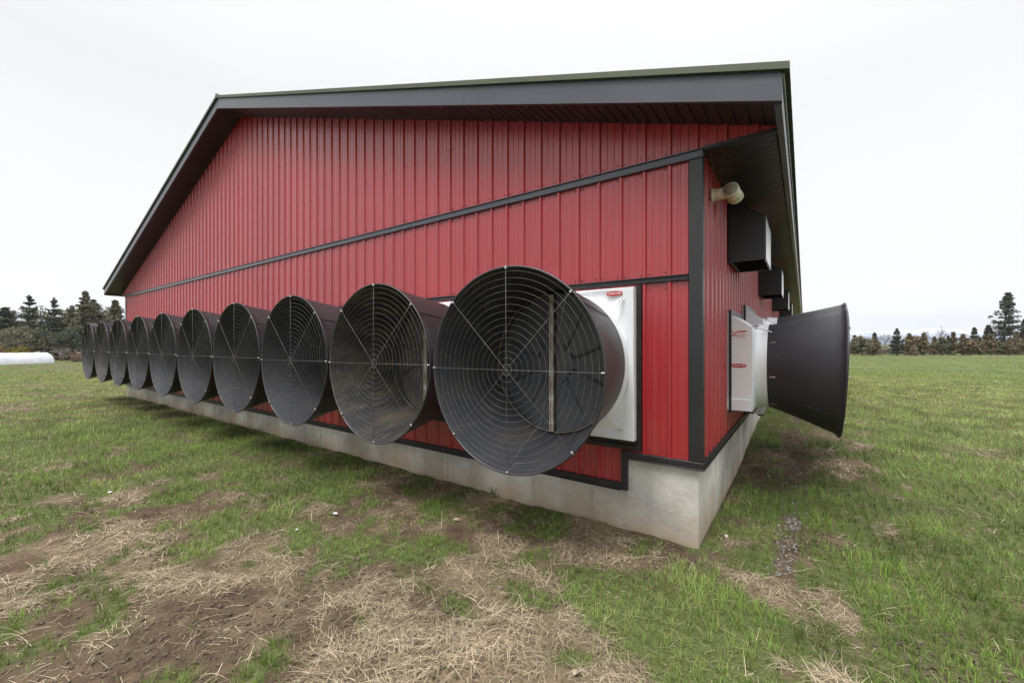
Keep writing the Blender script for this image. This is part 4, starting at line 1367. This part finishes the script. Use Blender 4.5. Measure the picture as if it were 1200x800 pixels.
#C_('conifer_tree', -30, 112, 352, 50, 'dark', 'dark conifer at the far left edge of the left tree belt', 'tree', GL, 101)
C_('conifer_tree', 2, 112, 360, 55, 'dark', 'dark conifer behind the orange shrub at the left edge', 'tree', GL, 102, size=.35)
C_('cedar_tree', 37, 108, 346, 52, 'dark', 'flat layered dark cedar, left of the pair standing above the belt', 'tree', GL, 103, ragged=.55, start=.1, droop=-.1, size=.32, layers=15)
C_('cedar_tree', 62, 110, 349, 50, 'dark', 'flat layered dark cedar, right of the pair standing above the belt', 'tree', GL, 104, ragged=.5, droop=-.1, size=.32, layers=15)
C_('conifer_tree', 82, 112, 358, 42, 'olive', 'loose olive conifer between the cedars and the pointed tree', 'tree', GL, 105, ragged=.35, size=.32)
C_('conifer_tree', 99, 108, 341, 50, 'olive', 'tallest pointed olive conifer just left of the row of fans', 'tree', GL, 106, ragged=.3, size=.34, per=40)
C_('conifer_tree', 113, 112, 351, 50, 'olive', 'broad olive conifer directly above the farthest fans', 'tree', GL, 107, size=.36, per=40)
C_('conifer_tree', 134, 108, 352, 45, 'olive', 'olive conifer rising beside the left roof eave', 'tree', GL, 108, size=.36, per=40)
C_('conifer_tree', 150, 112, 368, 45, 'dark', 'lower dark conifer half hidden by the barn wall', 'tree', GL, 109, size=.36)
R_('broadleaf_tree', 26, 100, 378, 46, 'olive', 'rounded olive tree behind the yellow shrubs', 'tree', GL, 110, nclump=90, low=.02, per=70)
R_('broadleaf_tree', 88, 104, 381, 42, 'dark', 'rounded dark tree behind the bare grey bush', 'tree', GL, 111, nclump=90, low=.02, per=70)
R_('broadleaf_tree', 118, 106, 383, 44, 'dark', 'rounded dark tree low behind the farthest fans', 'tree', GL, 112, nclump=90, low=.02, per=70)
R_('broadleaf_tree', -8, 104, 385, 44, 'dark', 'rounded dark tree cut by the left edge of the picture', 'tree', GL, 113, nclump=90, low=.02, per=70)
R_('broadleaf_tree', 55, 106, 384, 44, 'dark', 'rounded dark tree under the two flat cedars', 'tree', GL, 114, nclump=90, low=.02, per=70)
B_('bare_bush', 70, 95, 392, 44, 'large bare grey twiggy bush left of the fans', 'bush', GL, 115, depth=6, trunk=.22, twigs=5)
B_('bare_bush', 6, 99, 372, 34, 'bare twiggy grey tree at the left edge among the conifers', 'tree', GL, 116, depth=6, trunk=.25)
R_('yellow_shrub', 13, 88, 405, 16, 'yellow', 'yellow shrub behind the white silage tube, left of two', 'shrub', 'yellow shrubs behind the silage tube', 117, low=-.3, size=.14)
R_('yellow_shrub', 28, 88, 404, 17, 'yellow', 'yellow shrub behind the white silage tube, right of two', 'shrub', 'yellow shrubs behind the silage tube', 118, low=-.3, size=.14)
R_('orange_shrub', 0, 89, 401, 15, 'orange', 'orange brown shrub at the left edge behind the silage tube', 'shrub', None, 119, low=-.3, size=.14)
R_('brown_bush', 89, 91, 412, 15, 'pinkbrown', 'low rounded brown bush beside the farthest fan', 'bush', None, 120, low=-.4, size=.13)

for i_, (px, z, top, w_, lab) in enumerate(((-14, 116, 358, 48, 'olive tree in the gap at the far left behind the dark conifers'), (18, 116, 357, 50, 'olive tree filling the gap left of the two flat cedars'),
        (50, 118, 358, 44, 'olive tree filling the gap between the two flat cedars'), (76, 118, 359, 46, 'olive tree right behind the right flat cedar'),
        (126, 116, 354, 50, 'olive tree between the pointed conifer and the roof eave'), (104, 118, 356, 46, 'olive tree low behind the tallest pointed conifer'))):
    R_('broadleaf_tree', px, z, top, w_, 'olive', lab, 'tree', GL, 150 + i_, nclump=80, low=.05, per=60, size=.4)

# silage tube
p = at(64, 84); q = at(-40, 74)
tb = MB(); dirv = (q - p); ln = dirv.length; dirv.normalize(); sdv = dirv.cross(Vector((0, 0, 1)))
rings = []
rg = np.random.default_rng(5)
for i in range(40):
    t = i / 39; c = p + dirv * ln * t
    e_ = min(1, (t * ln) / 1.5); sc_ = math.sqrt(1 - (1 - e_) ** 2) * .98 + .02 if t * ln < 1.5 else 1
    zg = gz(c)
    rr = 1.25 * sc_ * (1 + rg.normal(0, .012))
    rings.append([Vector((c.x, c.y, zg)) + sdv * math.cos(a) * rr * 1.15 + Vector((0, 0, max(math.sin(a), -.1) * rr * 1.75)) for a in np.linspace(-.1, math.pi + .1, 16)])
tb.loft(rings, closed=False)
st = tb.build('silage_tube', var_mat('white_plastic_film', (.74, .77, .82), (.60, .63, .70), .5, (.3, .45), bmp=.4, bd=.05))
tag(st, 'long white plastic silage tube lying at the far edge of the left field', 'silage bag')

# right field edge
GR = 'browning cypresses along the right field edge'
spots = [1002, 1012, 1023, 1064, 1074, 1084, 1095, 1105, 1118, 1127, 1137, 1149, 1160, 1170, 1181, 1192, 1203]
rg = np.random.default_rng(77)
lab_r = {1002: 'browning cypress right beside the side fan mouths', 1012: 'browning cypress second to the right of the side fan mouths', 1023: 'browning cypress left of the lone dark conifer, thin and low',
         1064: 'browning cypress just right of the lone dark conifer', 1074: 'second browning cypress right of the lone dark conifer', 1084: 'third browning cypress right of the lone dark conifer',
         1095: 'browning cypress at the left of the slender bare tree', 1105: 'browning cypress left of the small pointed conifer', 1118: 'browning cypress right of the small pointed conifer',
         1127: 'second browning cypress right of the small pointed conifer', 1137: 'browning cypress in front of the mid height dark conifer', 1149: 'browning cypress left of the giant conifer trunk',
         1160: 'browning cypress under the left limbs of the giant conifer', 1170: 'browning cypress in front of the giant conifer trunk', 1181: 'browning cypress under the right limbs of the giant conifer',
         1192: 'browning cypress right of the giant conifer', 1203: 'browning cypress cut by the right edge of the picture', 1215: 'browning cypress beyond the right edge'}
for i, px in enumerate(spots):
    z = 150 + rg.uniform(-4, 4)
    hh = 391 + rg.uniform(-4, 7); ww = 20 + rg.uniform(-5, 7)
    if i % 3 == 1:
        R_('cypress_tree', px + rg.uniform(-2, 2), z, hh + 2, ww * .85, ('brown', 'olive')[i % 2], lab_r[px].replace('browning', 'greener rounded') if i % 2 else lab_r[px], 'tree', GR, 200 + i, size=.5, nclump=70, low=.12, per=34)
    else:
        C_('cypress_tree', px + rg.uniform(-2, 2), z, hh, ww, 'brown', lab_r[px], 'tree', GR, 200 + i, size=.46, per=20, start=.10, ragged=.55)
C_('conifer_tree', 1051, 148, 385, 19, 'dark', 'lone dark conifer in the right treeline below the mountains', 'tree', None, 230, size=.3, per=50, start=.05, ragged=.15)
C_('conifer_tree', 1112, 152, 393, 8, 'dark', 'small pointed dark conifer in the middle of the right treeline', 'tree', None, 231, size=.3)
C_('conifer_tree', 1141, 160, 384, 17, 'dark', 'mid height dark conifer left of the giant conifer', 'tree', None, 232, size=.4)
C_('conifer_tree', 1024, 160, 390, 16, 'dark', 'dark conifer left of the lone one in the right treeline', 'tree', None, 233, size=.4)
C_('conifer_tree', 1083, 162, 390, 14, 'dark', 'dark conifer top showing behind the browning cypresses', 'tree', None, 234, size=.4)
C_('conifer_tree', 1176, 158, 343, 48, 'dark', 'giant dark open conifer towering over the right treeline', 'tree', None, 235, size=.55, per=26, ragged=.45, start=.22, layers=22)
C_('conifer_tree', 1158, 162, 381, 20, 'dark', 'dark conifer touching the left limbs of the giant conifer', 'tree', None, 236, size=.5)
C_('conifer_tree', 1203, 162, 374, 26, 'dark', 'dark conifer at the right edge behind the giant one', 'tree', None, 237, size=.5)
B_('bare_tree', 1100, 156, 384, 13, 'slender bare grey tree among the right cypresses', 'tree', None, 252, depth=5)
B_('bare_tree', 1036, 158, 391, 13, 'bare grey tree left of the lone dark conifer', 'tree', None, 241, depth=5)
B_('bare_tree', 1066, 158, 391, 13, 'bare grey tree right of the lone dark conifer', 'tree', None, 242, depth=5)
B_('bare_tree', 1006, 156, 392, 13, 'bare grey tree nearest the side fan mouths', 'tree', None, 243, depth=5)
B_('bare_tree', 1044, 160, 396, 10, 'short bare grey tree hugging the lone dark conifer', 'tree', None, 244, depth=5)

# low brush under both belts (a mass)
rg = np.random.default_rng(9); cs = []; rs = []
for i in range(420):
    if i % 2: p = at(rg.uniform(-60, 175), rg.uniform(100, 125)); r_ = rg.uniform(1.4, 3.0)
    else: p = at(rg.uniform(950, 1260), rg.uniform(156, 175)); r_ = rg.uniform(1.4, 3.6)
    cs.append((p.x, p.y, gz(p) + r_ * .6)); rs.append(r_)
V, F, C = leaf_cloud(cs, rs, 60, .5, rg, .8)
m = foliage_mat('brush_foliage', (.17, .135, .10))
o = np_mesh('brush', V, F, m, False, C)
tag(o, 'tangled brown undergrowth at the foot of the distant tree belts', 'undergrowth', kind='stuff')

# mountains
def mountains():
    nx, ny = 220, 50
    U = np.linspace(700, 1420, nx); D = np.linspace(4300, 7600, ny)
    UU, DD = np.meshgrid(U, D, indexing='ij')
    f = (-math.sin(R(YAW)), math.cos(R(YAW))); r = (math.cos(R(YAW)), math.sin(R(YAW)))
    lat = (UU - 600) / 482 * DD
    X = CAM[0] + f[0] * DD + r[0] * lat; Y = CAM[1] + f[1] * DD + r[1] * lat
    prof = np.interp(UU, [700, 960, 1010, 1040, 1068, 1085, 1105, 1130, 1150, 1420], [14, 14.5, 14, 15, 16.5, 18.5, 17.5, 17, 13, 8])
    rise = np.sin(np.clip((DD - 4300) / 2300, 0, 1.0) * math.pi / 2) ** 1.3 * sstep(7700, 6800, DD)
    rid = 1 - np.abs(fbm(X / 420, Y / 420, 301, 5) * 2 - 1)
    Z = prof / 482 * 6500 * rise * (0.70 + 0.38 * rid) - 8
    V = np.stack([X.ravel(), Y.ravel(), Z.ravel()], 1)
    i = np.arange(nx - 1)[:, None] * ny; j = np.arange(ny - 1)[None]
    F = np.stack([(i + j).ravel(), (i + ny + j).ravel(), (i + ny + j + 1).ravel(), (i + j + 1).ravel()], 1)
    m = mat('haze_tinted_snowy_slopes', (.5, .5, .5), .9)
    g = N(m, "ShaderNodeNewGeometry"); sp = N(m, "ShaderNodeSeparateXYZ"); L(m, g.outputs['Position'], sp.inputs[0])
    n = noise_node(m, .006, 8)
    mm = N(m, "ShaderNodeMath", operation='MULTIPLY'); L(m, n.outputs[0], mm.inputs[0]); mm.inputs[1].default_value = 330
    ad = N(m, "ShaderNodeMath", operation='ADD'); L(m, mm.outputs[0], ad.inputs[0]); L(m, sp.outputs['Z'], ad.inputs[1])
    mrn = N(m, "ShaderNodeMapRange"); mrn.inputs[1].default_value = 215; mrn.inputs[2].default_value = 330; L(m, ad.outputs[0], mrn.inputs[0])
    c = mixc(m, mrn.outputs[0], (.06, .08, .11), (.58, .63, .72))  # blue of haze and shade is painted into forest and snow
    L(m, c, bsdf(m).inputs['Base Color'])
    o = np_mesh('mountains', V, F, m, True)
    tag(o, kind='structure')
mountains()

# ------------------------------------------------------------------ air
HAZE = True
if HAZE:
    mb = MB()
    mb.box(-9500, 9500, -9500, 9500, -30, 420)
    hm = bpy.data.materials.new('pale_air'); hm.use_nodes = True
    t = hm.node_tree
    for n in list(t.nodes): t.nodes.remove(n)
    oo = t.nodes.new('ShaderNodeOutputMaterial'); pv = t.nodes.new('ShaderNodeVolumePrincipled')
    pv.inputs['Color'].default_value = (.80, .88, 1.0, 1)
    pv.inputs['Density'].default_value = 0.9e-4
    pv.inputs['Anisotropy'].default_value = 0.2
    t.links.new(pv.outputs[0], oo.inputs['Volume'])
    hz = mb.build('haze', hm)
    tag(hz, kind='stuff', label='pale blue air between the field and the mountains', cat='haze')
